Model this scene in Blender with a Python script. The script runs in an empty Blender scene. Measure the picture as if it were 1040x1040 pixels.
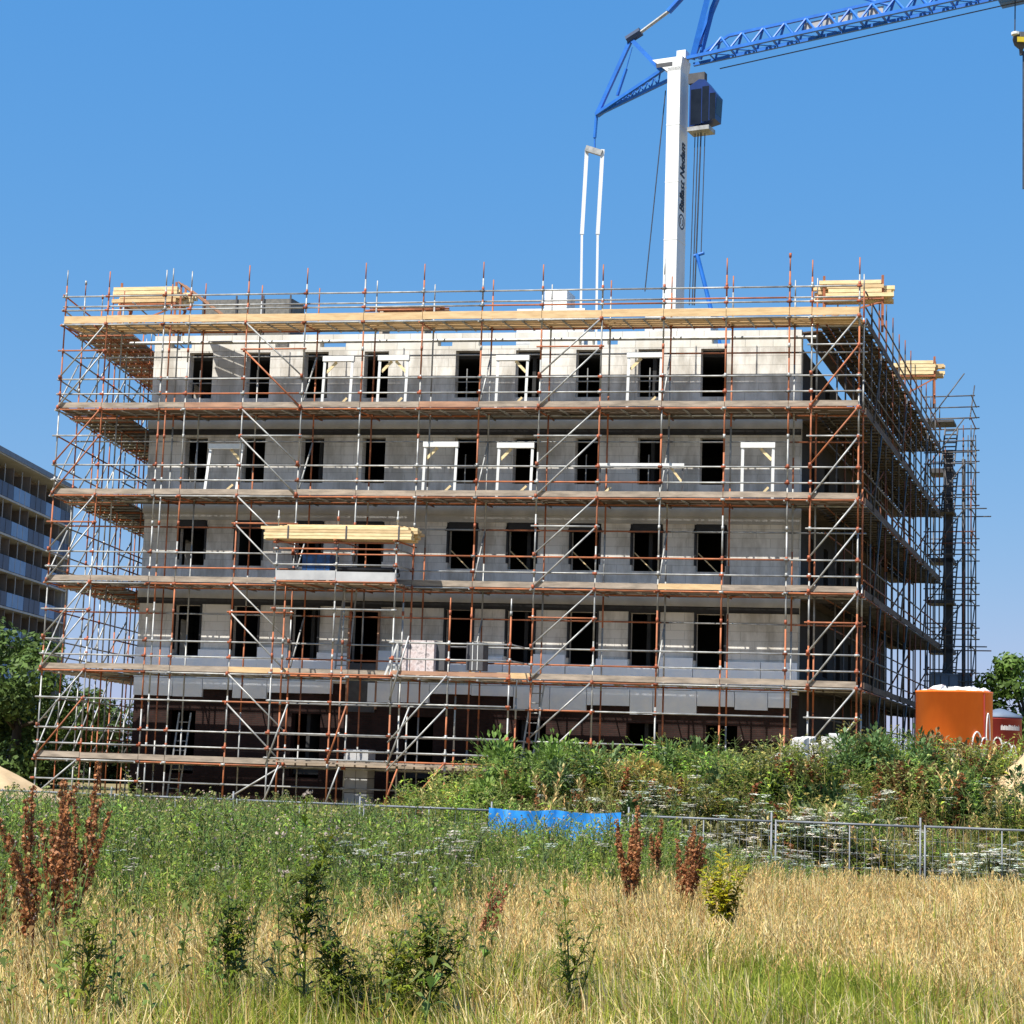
import bpy, math, random
import numpy as np
from mathutils import Vector, Matrix
random.seed(7)
RNG = np.random.default_rng(11)
R = math.radians
scene = bpy.context.scene
COL = scene.collection

# ------------------------------------------------------------------ camera (solved from the photograph)
FPX, PITCH, ROLL, CZ = 1900.0, 0.1333132, 0.0327930, 1.5994
cam_d = bpy.data.cameras.new('camera'); cam = bpy.data.objects.new('camera', cam_d); COL.objects.link(cam)
cp, sp, cr, sr = math.cos(PITCH), math.sin(PITCH), math.cos(ROLL), math.sin(ROLL)
R0, U0, F0 = Vector((1, 0, 0)), Vector((0, -sp, cp)), Vector((0, cp, sp))
Rc, Uc = R0 * cr + U0 * sr, -R0 * sr + U0 * cr
M = Matrix((Rc, Uc, -F0)).transposed().to_4x4(); M.translation = (0, 0, CZ)
cam.matrix_world = M
cam_d.sensor_width = 36; cam_d.lens = FPX / 1040 * 36; cam_d.clip_end = 6000; cam_d.clip_start = .1
scene.camera = cam

def ray(px, py):
    dx, dy = px - 520, py - 520
    ix, iy = cr * dx + sr * dy, -sr * dx + cr * dy
    return Vector((ix / FPX, cp + iy / FPX * sp, sp - iy / FPX * cp))
def at(px, py, Y):
    r = ray(px, py); t = Y / r.y
    return Vector((r.x * t, Y, CZ + r.z * t))
def on_plane(px, py, P, D):
    """point where the sight line meets the vertical plane through P along the direction D"""
    r = ray(px, py); n = Vector((-D[1], D[0], 0))
    t = (n.x * P[0] + n.y * P[1]) / (n.x * r.x + n.y * r.y)
    return Vector((r.x * t, r.y * t, CZ + r.z * t))

# ------------------------------------------------------------------ world and sun
SUN_EL, SUN_AZ = R(57), R(-137)          # the sun stands behind the viewer's left shoulder
sdir = Vector((math.sin(SUN_AZ) * math.cos(SUN_EL), math.cos(SUN_AZ) * math.cos(SUN_EL), math.sin(SUN_EL)))
w = bpy.data.worlds.new('World'); scene.world = w; w.use_nodes = True
nt = w.node_tree
bg = nt.nodes['Background']; sky = nt.nodes.new('ShaderNodeTexSky')
sky.sky_type = 'NISHITA'; sky.sun_disc = False; sky.sun_elevation = SUN_EL; sky.sun_rotation = SUN_AZ
sky.air_density = 1.0; sky.dust_density = .35; sky.ozone_density = 2.2
sep = nt.nodes.new('ShaderNodeSeparateColor'); com = nt.nodes.new('ShaderNodeCombineColor')
nt.links.new(sky.outputs[0], sep.inputs[0]); nt.links.new(com.outputs[0], bg.inputs[0]); bg.inputs[1].default_value = .13
for i_, (a_, g_) in enumerate(((.325, 1.0), (1.0, .45), (2.68, .13))):      # a deep, even summer blue
    pw = nt.nodes.new('ShaderNodeMath'); pw.operation = 'POWER'; pw.inputs[1].default_value = g_
    ml = nt.nodes.new('ShaderNodeMath'); ml.operation = 'MULTIPLY'; ml.inputs[1].default_value = a_
    nt.links.new(sep.outputs[i_], pw.inputs[0]); nt.links.new(pw.outputs[0], ml.inputs[0]); nt.links.new(ml.outputs[0], com.inputs[i_])
sl = bpy.data.lights.new('sun', 'SUN'); sl.energy = 4.6; sl.angle = R(.53); sl.color = (1, .955, .88)
so = bpy.data.objects.new('sun', sl); COL.objects.link(so)
so.rotation_euler = sdir.to_track_quat('Z', 'Y').to_euler()
scene.view_settings.view_transform = 'Standard'; scene.view_settings.look = 'None'
scene.view_settings.exposure = .85; scene.view_settings.gamma = 1
scene.cycles.max_bounces = 6; scene.cycles.transparent_max_bounces = 6

# ------------------------------------------------------------------ materials
def mat(name, c1, c2=None, scale=6, rough=.7, metal=0, detail=4, c3=None, bump=0, coords='Object', stretch=None, spec=.35):
    m = bpy.data.materials.new(name); m.use_nodes = True
    n, l = m.node_tree.nodes, m.node_tree.links
    b = n['Principled BSDF']; b.inputs['Roughness'].default_value = rough; b.inputs['Metallic'].default_value = metal
    b.inputs['Specular IOR Level'].default_value = spec
    if c2 is None:
        c2 = tuple(x * .8 for x in c1)
    tc = n.new('ShaderNodeTexCoord'); no = n.new('ShaderNodeTexNoise'); cm = n.new('ShaderNodeValToRGB')
    no.inputs['Scale'].default_value = scale; no.inputs['Detail'].default_value = detail; no.inputs['Roughness'].default_value = .6
    src = tc.outputs[coords]
    if stretch:
        mp = n.new('ShaderNodeMapping'); mp.inputs['Scale'].default_value = stretch
        l.new(src, mp.inputs[0]); src = mp.outputs[0]
    l.new(src, no.inputs['Vector']); l.new(no.outputs['Fac'], cm.inputs[0])
    e = cm.color_ramp.elements
    e[0].position, e[1].position = .34, .66
    e[0].color, e[1].color = (*c2, 1), (*c1, 1)
    if c3:
        x = cm.color_ramp.elements.new(.5); x.color = (*c3, 1)
    l.new(cm.outputs[0], b.inputs['Base Color'])
    if bump:
        bp = n.new('ShaderNodeBump'); bp.inputs['Strength'].default_value = bump
        l.new(no.outputs['Fac'], bp.inputs['Height']); l.new(bp.outputs[0], b.inputs['Normal'])
    return m

def masonry(name, c1, c2, mortar, bw, bh, ms, ang, stain=.55, smallnoise=9):
    """block work laid along a wall that runs at the angle ang in plan"""
    m = bpy.data.materials.new(name); m.use_nodes = True
    n, l = m.node_tree.nodes, m.node_tree.links
    b = n['Principled BSDF']; b.inputs['Roughness'].default_value = .85; b.inputs['Specular IOR Level'].default_value = .2
    tc = n.new('ShaderNodeTexCoord'); mp = n.new('ShaderNodeMapping'); mp.vector_type = 'POINT'
    mp.inputs['Rotation'].default_value = (0, 0, -ang)
    l.new(tc.outputs['Object'], mp.inputs[0])
    sx = n.new('ShaderNodeSeparateXYZ'); cx = n.new('ShaderNodeCombineXYZ')
    l.new(mp.outputs[0], sx.inputs[0]); l.new(sx.outputs[0], cx.inputs[0]); l.new(sx.outputs[2], cx.inputs[1])
    br = n.new('ShaderNodeTexBrick'); br.inputs['Scale'].default_value = 1
    br.inputs['Brick Width'].default_value = bw; br.inputs['Row Height'].default_value = bh
    br.inputs['Mortar Size'].default_value = ms; br.inputs['Mortar Smooth'].default_value = .3
    br.inputs['Color1'].default_value = (*c1, 1); br.inputs['Color2'].default_value = (*c2, 1); br.inputs['Mortar'].default_value = (*mortar, 1)
    l.new(cx.outputs[0], br.inputs['Vector'])
    no = n.new('ShaderNodeTexNoise'); no.inputs['Scale'].default_value = .9; no.inputs['Detail'].default_value = 7; no.inputs['Roughness'].default_value = .65
    st = n.new('ShaderNodeMapping'); st.inputs['Scale'].default_value = (1.6, 1.6, .55)
    l.new(tc.outputs['Object'], st.inputs[0]); l.new(st.outputs[0], no.inputs['Vector'])
    rp = n.new('ShaderNodeValToRGB'); rp.color_ramp.elements[0].position = .38; rp.color_ramp.elements[1].position = .58
    rp.color_ramp.elements[0].color = (stain, stain * .97, stain * .92, 1); rp.color_ramp.elements[1].color = (1, 1, 1, 1)
    l.new(no.outputs['Fac'], rp.inputs[0])
    mx = n.new('ShaderNodeMixRGB'); mx.blend_type = 'MULTIPLY'; mx.inputs[0].default_value = 1
    l.new(br.outputs['Color'], mx.inputs[1]); l.new(rp.outputs[0], mx.inputs[2]); l.new(mx.outputs[0], b.inputs['Base Color'])
    bp = n.new('ShaderNodeBump'); bp.inputs['Strength'].default_value = .4; bp.inputs['Distance'].default_value = .02
    l.new(br.outputs['Fac'], bp.inputs['Height']); bp.invert = True
    l.new(bp.outputs[0], b.inputs['Normal'])
    return m

def leaf_mat(name, trans=.3, rough=.55):
    m = bpy.data.materials.new(name); m.use_nodes = True
    n, l = m.node_tree.nodes, m.node_tree.links
    b = n['Principled BSDF']; b.inputs['Roughness'].default_value = rough; b.inputs['Specular IOR Level'].default_value = .25
    at_ = n.new('ShaderNodeAttribute'); at_.attribute_name = 'tint'
    t = n.new('ShaderNodeBsdfTranslucent'); mx = n.new('ShaderNodeMixShader'); mx.inputs[0].default_value = trans
    l.new(at_.outputs['Color'], b.inputs['Base Color']); l.new(at_.outputs['Color'], t.inputs['Color'])
    l.new(b.outputs[0], mx.inputs[1]); l.new(t.outputs[0], mx.inputs[2]); l.new(mx.outputs[0], n['Material Output'].inputs['Surface'])
    return m

M_ = {}
M_['zinc'] = mat('galvanised_steel', (.44, .44, .42), (.24, .24, .23), 3, .5, .3)
M_['rust'] = mat('orange_painted_steel', (.46, .15, .06), (.27, .105, .055), 3, .65, .1)
M_['coupler'] = mat('red_coupler', (.42, .11, .05), (.22, .08, .045), 5, .6, .2)
M_['wood_new'] = mat('new_planking', (.70, .50, .27), (.54, .36, .18), 2.2, .7, stretch=(1, 1, 6))
M_['wood_old'] = mat('weathered_planking', (.43, .35, .27), (.22, .18, .14), 1.6, .85, stretch=(1, 1, 5), detail=8)
M_['wood_red'] = mat('reddish_planking', (.48, .27, .17), (.30, .17, .11), 1.6, .85, stretch=(1, 1, 5), detail=8)
M_['timber'] = mat('sawn_timber', (.82, .66, .38), (.66, .48, .24), 3, .7, stretch=(1, 1, 5))
M_['timber_aged'] = mat('sawn_timber_darker', (.68, .50, .27), (.50, .34, .17), 3, .75, stretch=(1, 1, 5))
M_['block'] = None
M_['white'] = mat('white_coating', (.80, .80, .77), (.66, .66, .63), 2, .5)
M_['foil'] = mat('white_insulation', (.92, .95, .98), (.80, .86, .94), 3.2, .45, 0, detail=9, bump=.6)
M_['dark'] = mat('black_membrane', (.018, .018, .02), (.03, .03, .032), 4, .6)
M_['concrete'] = mat('slab_concrete', (.52, .52, .51), (.36, .36, .36), 1.3, .85, detail=8)
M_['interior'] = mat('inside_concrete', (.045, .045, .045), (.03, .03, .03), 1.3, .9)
M_['blue'] = mat('crane_blue', (.022, .16, .56), (.015, .12, .46), 2, .4)
M_['cream'] = mat('crane_white', (.80, .80, .78), (.73, .73, .71), .6, .4)
M_['glass'] = mat('dark_glass', (.006, .008, .014), (.012, .016, .026), 1, .22, spec=.3)
M_['ink'] = mat('lettering_ink', (.012, .014, .03), (.012, .014, .03), 1, .6)
M_['cable'] = mat('steel_rope', (.07, .08, .10), (.05, .05, .06), 3, .5, .4)
M_['tarp'] = mat('blue_tarpaulin', (.03, .27, .68), (.015, .15, .46), 5, .42, bump=.8, detail=10)
M_['orange'] = mat('orange_tank_paint', (.95, .20, .02), (.84, .155, .016), 1.6, .42, stretch=(1, 1, .5), detail=8)
M_['maroon'] = mat('dark_red_tank_paint', (.36, .045, .038), (.28, .035, .03), 1.0, .5)
M_['greybox'] = mat('blue_grey_sheet', (.14, .18, .24), (.10, .13, .18), 2, .6)
M_['bark'] = mat('tree_bark', (.10, .075, .055), (.05, .04, .03), 4, .9)
M_['net'] = mat('grey_netting', (.20, .19, .17), (.12, .12, .11), 9, .9)
M_['pink'] = mat('pink_brick_pack', (.50, .38, .35), (.30, .25, .24), 5, .6, c3=(.66, .58, .56))
M_['slate'] = mat('dark_grey_board', (.09, .09, .095), (.06, .06, .065), 3, .7)
M_['mound_soil'] = mat('dry_soil', (.26, .185, .10), (.13, .10, .05), .9, .95, detail=9)
M_['sand'] = mat('yellow_sand', (.58, .42, .24), (.46, .32, .17), 2.2, .95, detail=9, bump=.5)
M_['rubble'] = mat('pale_rubble', (.62, .60, .56), (.40, .38, .35), 5, .9)
M_['leaf'] = leaf_mat('leafy_green')
M_['straw'] = leaf_mat('grass_blades', .35, .6)
M_['balc_dark'] = mat('navy_balcony_panel', (.03, .055, .12), (.02, .04, .09), 1, .5)
M_['balc_light'] = mat('pale_blue_panel', (.14, .27, .48), (.11, .22, .40), 1, .5)
M_['flat_wall'] = mat('grey_brown_render', (.20, .155, .125), (.12, .10, .085), .5, .8, detail=8)
M_['pale_trim'] = mat('pale_concrete_trim', (.42, .41, .40), (.33, .32, .31), 1, .8)
M_['curtain'] = mat('pale_curtain', (.40, .37, .33), (.25, .23, .21), 2, .9)

# ------------------------------------------------------------------ mesh helpers
class MB:
    """collects boxes, tubes and faces and links them as ONE mesh object"""
    def __init__(s):
        s.v, s.f, s.m, s.mats = [], [], [], []
    def mi(s, m):
        if m not in s.mats: s.mats.append(m)
        return s.mats.index(m)
    def hexa(s, c, m):
        i = len(s.v); s.v += [Vector(p) for p in c]; k = s.mi(m)
        for q in ((0, 3, 2, 1), (4, 5, 6, 7), (0, 1, 5, 4), (1, 2, 6, 5), (2, 3, 7, 6), (3, 0, 4, 7)):
            s.f.append(tuple(i + a for a in q)); s.m.append(k)
    def box(s, a, b, m, fr=None):
        (x0, y0, z0), (x1, y1, z1) = a, b
        c = [(x0, y0, z0), (x1, y0, z0), (x1, y1, z0), (x0, y1, z0), (x0, y0, z1), (x1, y0, z1), (x1, y1, z1), (x0, y1, z1)]
        s.hexa([fr(*p) for p in c] if fr else c, m)
    def tube(s, a, b, r, m, n=6, r2=None, cap=True):
        a, b = Vector(a), Vector(b); d = b - a
        if d.length < 1e-6: return
        d.normalize(); x = d.orthogonal().normalized(); y = d.cross(x)
        i = len(s.v); k = s.mi(m); r2 = r if r2 is None else r2
        for p, q in ((a, r), (b, r2)):
            for j in range(n):
                t = 2 * math.pi * j / n
                s.v.append(p + (x * math.cos(t) + y * math.sin(t)) * q)
        for j in range(n):
            s.f.append((i + j, i + (j + 1) % n, i + n + (j + 1) % n, i + n + j)); s.m.append(k)
        if cap:
            s.f.append(tuple(i + j for j in range(n))[::-1]); s.m.append(k)
            s.f.append(tuple(i + n + j for j in range(n))); s.m.append(k)
    def beam(s, a, b, wd, ht, m):
        """square bar between two points"""
        a, b = Vector(a), Vector(b); d = (b - a).normalized()
        up = Vector((0, 0, 1)) if abs(d.z) < .95 else Vector((0, 1, 0))
        x = d.cross(up).normalized() * wd / 2; y = x.cross(d).normalized() * ht / 2
        s.hexa([a - x - y, a + x - y, a + x + y, a - x + y, b - x - y, b + x - y, b + x + y, b - x + y], m)
    def poly(s, pts, m):
        i = len(s.v); s.v += [Vector(p) for p in pts]; s.f.append(tuple(range(i, i + len(pts)))); s.m.append(s.mi(m))
    def lathe(s, prof, c, m, n=40):
        i = len(s.v); k = s.mi(m)
        for r, z in prof:
            for j in range(n):
                t = 2 * math.pi * j / n; s.v.append(Vector((c[0] + r * math.cos(t), c[1] + r * math.sin(t), c[2] + z)))
        for a in range(len(prof) - 1):
            for j in range(n):
                s.f.append((i + a * n + j, i + a * n + (j + 1) % n, i + (a + 1) * n + (j + 1) % n, i + (a + 1) * n + j)); s.m.append(k)
    def build(s, name, parent=None, smooth=False, loc=None):
        me = bpy.data.meshes.new(name)
        if parent is not None: off = world_loc(parent)
        elif loc is not None: off = Vector(loc)
        else: off = Vector((0, 0, 0))
        me.from_pydata([tuple(p - off) for p in s.v], [], s.f)
        for m in s.mats: me.materials.append(m)
        me.polygons.foreach_set('material_index', s.m)
        if smooth: me.polygons.foreach_set('use_smooth', [len(f) == 4 for f in s.f])
        me.update()
        o = bpy.data.objects.new(name, me); COL.objects.link(o)
        if parent is not None: o.parent = parent
        elif loc is not None: o.location = loc
        return o
def world_loc(o):
    p = Vector(o.location)
    while o.parent: o = o.parent; p = p + Vector(o.location)
    return p
def tag(o, label=None, cat=None, group=None, kind=None):
    if label: o['label'] = label
    if cat: o['category'] = cat
    if group: o['group'] = group
    if kind: o['kind'] = kind
    return o
def thing(name, loc, label, cat, group=None, rz=0):
    o = bpy.data.objects.new(name, None); COL.objects.link(o); o.location = loc; o.rotation_euler.z = rz
    o.empty_display_size = .3
    return tag(o, label, cat, group)
def copy_tree(o, parent=None):
    c = o.copy(); COL.objects.link(c); c.parent = parent
    for ch in o.children: copy_tree(ch, c)
    return c

# ------------------------------------------------------------------ the building's frame in plan
PR, PL = Vector((10.49374, 57.04493, 0)), Vector((-15.31246, 61.88618, 0))
W = (PR - PL).length; U = (PL - PR).normalized()
def dirv(a): return Vector((math.sin(R(a)), math.cos(R(a)), 0))
V, LV = dirv(18.5), dirv(4.5)
WALL_ANG = math.atan2(U.y, U.x)
def P(s, v, z): return PR + U * s + V * v + Vector((0, 0, z))
def PLF(a, b, z): return PR + U * W + LV * b - U * a + Vector((0, 0, z))      # left side: a metres in from the outer row, b back
L0, LIFT = 1.31, 2.9
LV_Z = [L0 + LIFT * k for k in range(6)]
WV = 2.15                                                       # the wall stands 2 m behind the outer scaffold row
M_['block'] = masonry('pale_block_wall', (.79, .76, .70), (.73, .70, .645), (.56, .54, .49), .9, .3, .010, WALL_ANG, .62)
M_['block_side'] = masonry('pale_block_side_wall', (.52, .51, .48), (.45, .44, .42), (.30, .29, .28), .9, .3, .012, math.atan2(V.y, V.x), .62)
M_['block_white'] = masonry('white_block_wall', (.78, .76, .70), (.70, .68, .62), (.50, .48, .44), .9, .3, .012, WALL_ANG, .85)
M_['side_shade'] = mat('shade_black_wall', (.040, .036, .034), (.022, .020, .019), 1.2, .9, detail=8)  # shade of the right side painted into the wall colour
M_['wood_shade'] = mat('shade_dark_planking', (.13, .095, .07), (.07, .05, .04), 1.6, .9, stretch=(1, 1, 5))  # right side planking, its shade put into a darker wood colour
M_['deck_shade'] = mat('shade_dark_decking', (.17, .13, .10), (.09, .07, .055), 1.6, .9, stretch=(1, 1, 5), detail=8)  # dark plank colour carries the shade under the decks
M_['steel_shade'] = mat('shade_dark_steel', (.13, .12, .115), (.06, .055, .05), 3, .6, .2)  # galvanised tube colour darkened to stand in for shade
M_['rust_shade'] = mat('shade_dark_orange_steel', (.24, .085, .045), (.12, .05, .03), 3, .7)  # orange tube colour darkened likewise for the shaded side
M_['dull'] = mat('dull_fence_steel', (.24, .25, .27), (.16, .17, .18), 3, .6, .3)
M_['brick'] = masonry('dark_brick_wall', (.050, .021, .017), (.032, .015, .013), (.03, .025, .022), .22, .065, .010, WALL_ANG, .6)

# ------------------------------------------------------------------ terrain
def sm(a, b, x):
    t = np.clip((x - a) / (b - a), 0, 1); return t * t * (3 - 2 * t)
def fence_y(x): return 26.5 - .28 * x
def hnoise(x, y):
    return .5 * np.sin(x * 1.3 + 1.7 * np.sin(y * .7)) + .3 * np.sin(y * 2.1 + x * .6 + 1) + .2 * np.sin(x * 3.7 - y * 2.9)
MX = np.array([-60, -5, -3.6, -2.2, -1.2, 0, 1.5, 4.4, 6.5, 8.5, 10.5, 13, 18, 26]); MA = np.array([0, 0, 0, .02, .22, .68, .85, 1.08, 1.20, 1.22, 1.18, 1.1, .9, 0])
def height(x, y):
    x, y = np.asarray(x, float), np.asarray(y, float)
    fy = 26.5 - .28 * np.clip(x, -14, 14)
    near = np.exp(-((y - 14) / 40) ** 2 - (x / 40) ** 2)
    h = .05 * hnoise(x, y) * near
    h = h - .42 * np.exp(-((y - fy) / 1.7) ** 2) * np.exp(-(x / 25) ** 4)
    d = y - fy
    prof = sm(1.0, 8.5, d) * (1 - sm(13, 21, d))
    h = h + np.interp(x, MX, MA) * prof * (1 + .10 * hnoise(x * .9, y * .8)) + prof * .13 * np.sin(x * 2.6 + 1.1 * np.sin(y * 1.9)) * np.sin(y * 2.3 + x * .7)
    return h
def axis(n, span, fine):
    t = np.linspace(-1, 1, n); k = math.asinh(span / fine)
    return np.sinh(t * k) * fine
gx = axis(241, 4000, 5.5); gy = 24 + axis(261, 4000, 5.5)
X, Y = np.meshgrid(gx, gy, indexing='xy')
Z = height(X, Y)
gv = np.stack([X.ravel(), Y.ravel(), Z.ravel()], 1)
ii = np.arange(len(gy) - 1)[:, None] * len(gx) + np.arange(len(gx) - 1)[None, :]
gf = np.stack([ii, ii + 1, ii + 1 + len(gx), ii + len(gx)], -1).reshape(-1, 4)
def np_mesh(name, v, f, m, tint=None, smooth=False, parent=None):
    me = bpy.data.meshes.new(name)
    me.vertices.add(len(v)); me.vertices.foreach_set('co', np.ascontiguousarray(v, np.float32).ravel())
    me.loops.add(f.size); me.loops.foreach_set('vertex_index', np.ascontiguousarray(f, np.int32).ravel())
    me.polygons.add(len(f)); me.polygons.foreach_set('loop_start', np.arange(len(f), dtype=np.int32) * f.shape[1])
    me.polygons.foreach_set('loop_total', np.full(len(f), f.shape[1], np.int32))
    if smooth: me.polygons.foreach_set('use_smooth', np.ones(len(f), bool))
    me.materials.append(m); me.update(calc_edges=True)
    if tint is not None:
        a = me.attributes.new('tint', 'FLOAT_COLOR', 'POINT')
        a.data.foreach_set('color', np.concatenate([tint, np.ones((len(tint), 1))], 1).astype(np.float32).ravel())
    o = bpy.data.objects.new(name, me); COL.objects.link(o)
    if parent is not None: o.parent = parent
    return o
M_['ground'] = mat('field_soil', (.30, .21, .10), (.15, .125, .06), .35, .95, detail=9, c3=(.22, .175, .075))
tag(np_mesh('ground', gv, gf, M_['ground'], smooth=True), kind='structure')

# ------------------------------------------------------------------ the unfinished building
WCOLS = [22.3, 20.25, 18.2, 16.12, 12.97, 10.97, 8.93, 6.9, 4.83]
KS = (WV - 1.6) / 58.0                                          # the openings were measured on a plane a little nearer
def ws(s): return s + (s - 8.5) * KS
def wz(z): return z + (z - CZ) * KS
SL, SR = ws(24.0), ws(2.05)                                     # left and right ends of the front wall
WT = .32
bld = thing('apartment_block_shell', P(13, WV + 8, 0), 'unfinished five storey block of pale masonry with black empty window openings behind scaffolding', 'building')
def wall(name, s0, s1, z0, z1, holes, m, fr, t=WT, label=None, v0=0.0):
    """masonry with real openings: strips of boxes around the holes (a0, a1, b0, b1)"""
    b = MB(); zs = sorted({z0, z1} | {h[2] for h in holes} | {h[3] for h in holes}); zs = [z for z in zs if z0 <= z <= z1]
    for a, c in zip(zs[:-1], zs[1:]):
        cut = sorted((h[0], h[1]) for h in holes if h[2] <= a + 1e-6 and h[3] >= c - 1e-6)
        x = s0
        for p, q in cut:
            if p > x: b.box((x, v0, a), (p, v0 + t, c), m, fr)
            x = max(x, q)
        if x < s1: b.box((x, v0, a), (s1, v0 + t, c), m, fr)
    o = b.build(name, bld)
    if label: o['label'] = label
    return o
FW = lambda a, b, z: P(a, WV + b, z)
wz0 = {1: (.60, 2.28), 2: (.73, 2.25), 3: (.65, 2.18), 4: (.63, 2.22)}
ww = {1: .93, 2: .95, 3: .80, 4: .85}
jit = random.Random(3)
openings = []
for k in (1, 2, 3, 4):
    hs = []
    for i, s in enumerate(WCOLS):
        if k == 3 and i == 4: s = 12.93
        c = ws(s) + jit.uniform(-.03, .03); h = ww[k] / 2
        z0, z1 = wz(LV_Z[k] + wz0[k][0]), wz(LV_Z[k] + wz0[k][1])
        if k == 1 and i == 3: z0 = LV_Z[1] - .6
        hs.append((c - h, c + h, z0, z1)); openings.append((k, i, c, h, z0, z1))
    zb = 4.02 if k == 1 else LV_Z[k] - .55
    zt = LV_Z[k + 1] - .55 if k < 4 else 15.28
    wall('wall', SR, SL, zb, zt, hs, M_['block'], FW)
# parapet course with gaps through which the sky shows
gaps = [(a, a + w_, 15.42, 15.66) for a, w_ in ((4.3, .6), (8.0, .35), (8.5, .35), (9.0, .3), (10.95, 1.75), (13.6, .5), (17.3, .9), (19.3, .5), (22.8, .8))]
wall('parapet', SR, SL, 15.284, 15.86, gaps, M_['block_white'], FW, label='bright white top course with gaps')
hs = [(ws(c) - .5, ws(c) + .5, .9, 3.0) for c in (22.3, 18.0, 14.2, 10.5, 6.9, 4.4)]
wall('brick_wall', SR, SL, -.3, 4.016, hs, M_['brick'], FW, label='dark red brick ground floor wall')
FR_ = lambda a, b, z: PR + U * SR + V * (WV + a) + U * b + Vector((0, 0, z))
hr = [(2 + 3.0 * j, 3 + 3.0 * j, LV_Z[k] + .65, LV_Z[k] + 2.2) for k in (1, 2, 3, 4) for j in range(6)]
wall('side_wall', WT, 22.0, -.3, 15.28, hr, M_['side_shade'], FR_, label='right hand side wall coloured near black for its shade')
WL0 = PR + U * SL + V * WV
FL_ = lambda a, b, z: WL0 + LV * a - U * b + Vector((0, 0, z))
hl = [(.75, 2.6, LV_Z[k] + .55, LV_Z[k] + 2.25) for k in (0, 1, 2, 3, 4)] + [(4.5 + 3 * j, 5.6 + 3 * j, LV_Z[k] + .6, LV_Z[k] + 2.2) for k in (1, 2, 3, 4) for j in range(4)]
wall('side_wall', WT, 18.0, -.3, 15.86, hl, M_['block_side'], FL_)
BKL, BKR = WL0 + LV * 18, PR + U * SR + V * (WV + 22)
b = MB()
n_ = (BKR - BKL).normalized(); off = Vector((0, 0, 1)).cross(n_) * .3
b.hexa([BKL + Vector((0, 0, -.3)), BKR + Vector((0, 0, -.3)), BKR + off + Vector((0, 0, -.3)), BKL + off + Vector((0, 0, -.3)),
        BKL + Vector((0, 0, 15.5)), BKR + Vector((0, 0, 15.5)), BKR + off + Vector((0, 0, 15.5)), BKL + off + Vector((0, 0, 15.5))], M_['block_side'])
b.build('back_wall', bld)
for k in range(0, 6):                                            # floors
    z1 = (LV_Z[k] - .06) if k < 5 else 15.3
    z0 = z1 - .25
    b = MB(); q = [P(SR + .35, WV + .36, z0), P(SL - .35, WV + .36, z0), WL0 + LV * 17.9 - U * .35 + Vector((0, 0, z0)), BKR + U * .35 - V * .1 + Vector((0, 0, z0))]
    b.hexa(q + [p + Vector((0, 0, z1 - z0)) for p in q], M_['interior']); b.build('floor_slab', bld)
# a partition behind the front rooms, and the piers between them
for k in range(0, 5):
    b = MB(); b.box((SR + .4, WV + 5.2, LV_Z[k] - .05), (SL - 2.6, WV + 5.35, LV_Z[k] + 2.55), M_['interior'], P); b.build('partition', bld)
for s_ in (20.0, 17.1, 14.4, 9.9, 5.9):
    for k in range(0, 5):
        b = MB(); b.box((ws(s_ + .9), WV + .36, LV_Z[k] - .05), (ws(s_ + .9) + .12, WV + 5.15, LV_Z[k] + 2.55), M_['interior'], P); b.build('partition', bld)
# slab edge bands with the dark strip below
for k in (2, 3, 4):
    b = MB(); z = LV_Z[k]
    b.box((SR - .06, WV - .07, z - .33), (SL + .06, WV - .003, z - .03), M_['concrete'], P); b.build('slab_edge', bld)
    b = MB(); b.box((SR - .03, WV - .05, z - .53), (SL + .03, WV - .004, z - .333), M_['dark'], P)
    if k in (2, 4): b.build('dark_strip', bld)
    else:
        b = MB(); b.box((SR - .03, WV - .04, z - .56), (SL + .03, WV - .004, z - .333), M_['concrete'], P); b.build('slab_edge', bld)
# black membrane linings round the openings of the two lower storeys
for (k, i, c, h, z0, z1) in openings:
    if k in (1, 2):
        b = MB(); e = .05; f0, f1 = -.025, .1; m = M_['dark']
        b.box((c - h - e, f0, z0 + .2), (c - h + .015, f1, z1), m, FW); b.box((c + h - .015, f0, z0 + .2), (c + h + e, f1, z1), m, FW)
        if k == 2:
            b.hexa([FW(c - h - .12, f0, z1 - .28), FW(c + h + .12, f0, z1 - .28), FW(c + h + .12, f1, z1 - .28), FW(c - h - .12, f1, z1 - .28),
                    FW(c - h + .04, f0, z1 + .07), FW(c + h - .04, f0, z1 + .07), FW(c + h - .04, f1, z1 + .07), FW(c - h + .04, f1, z1 + .07)], m)
        else:
            b.box((c - h - e, f0, z1 + .002), (c + h + e, f1, z1 + .07), m, FW)
            b.hexa([FW(c - .3, f0, z1 + .072), FW(c + .3, f0, z1 + .072), FW(c + .3, f1, z1 + .072), FW(c - .3, f1, z1 + .072),
                    FW(c - .1, f0, z1 + .16), FW(c + .1, f0, z1 + .16), FW(c + .1, f1, z1 + .16), FW(c - .1, f1, z1 + .16)], m)
        b.build('opening_membrane', bld)
    if k == 2 and i >= 4:
        b = MB(); b.beam(FW(c + h - .05, .16, z0 + .62), FW(c - h + .25, .2, z0 - .02), .10, .035, M_['timber']); b.build('wooden_prop', bld)
    if k in (3, 4) and i in (0, 1, 4, 6, 7):
        b = MB(); b.tube(FW(c + .05, .1, z0), FW(c + .05, .1, z0 + 1.0), .022, M_['zinc']); b.tube(FW(c - h, .1, z0 + .55), FW(c + h, .1, z0 + .55), .022, M_['zinc'])
        b.build('safety_rail', bld)
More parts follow.
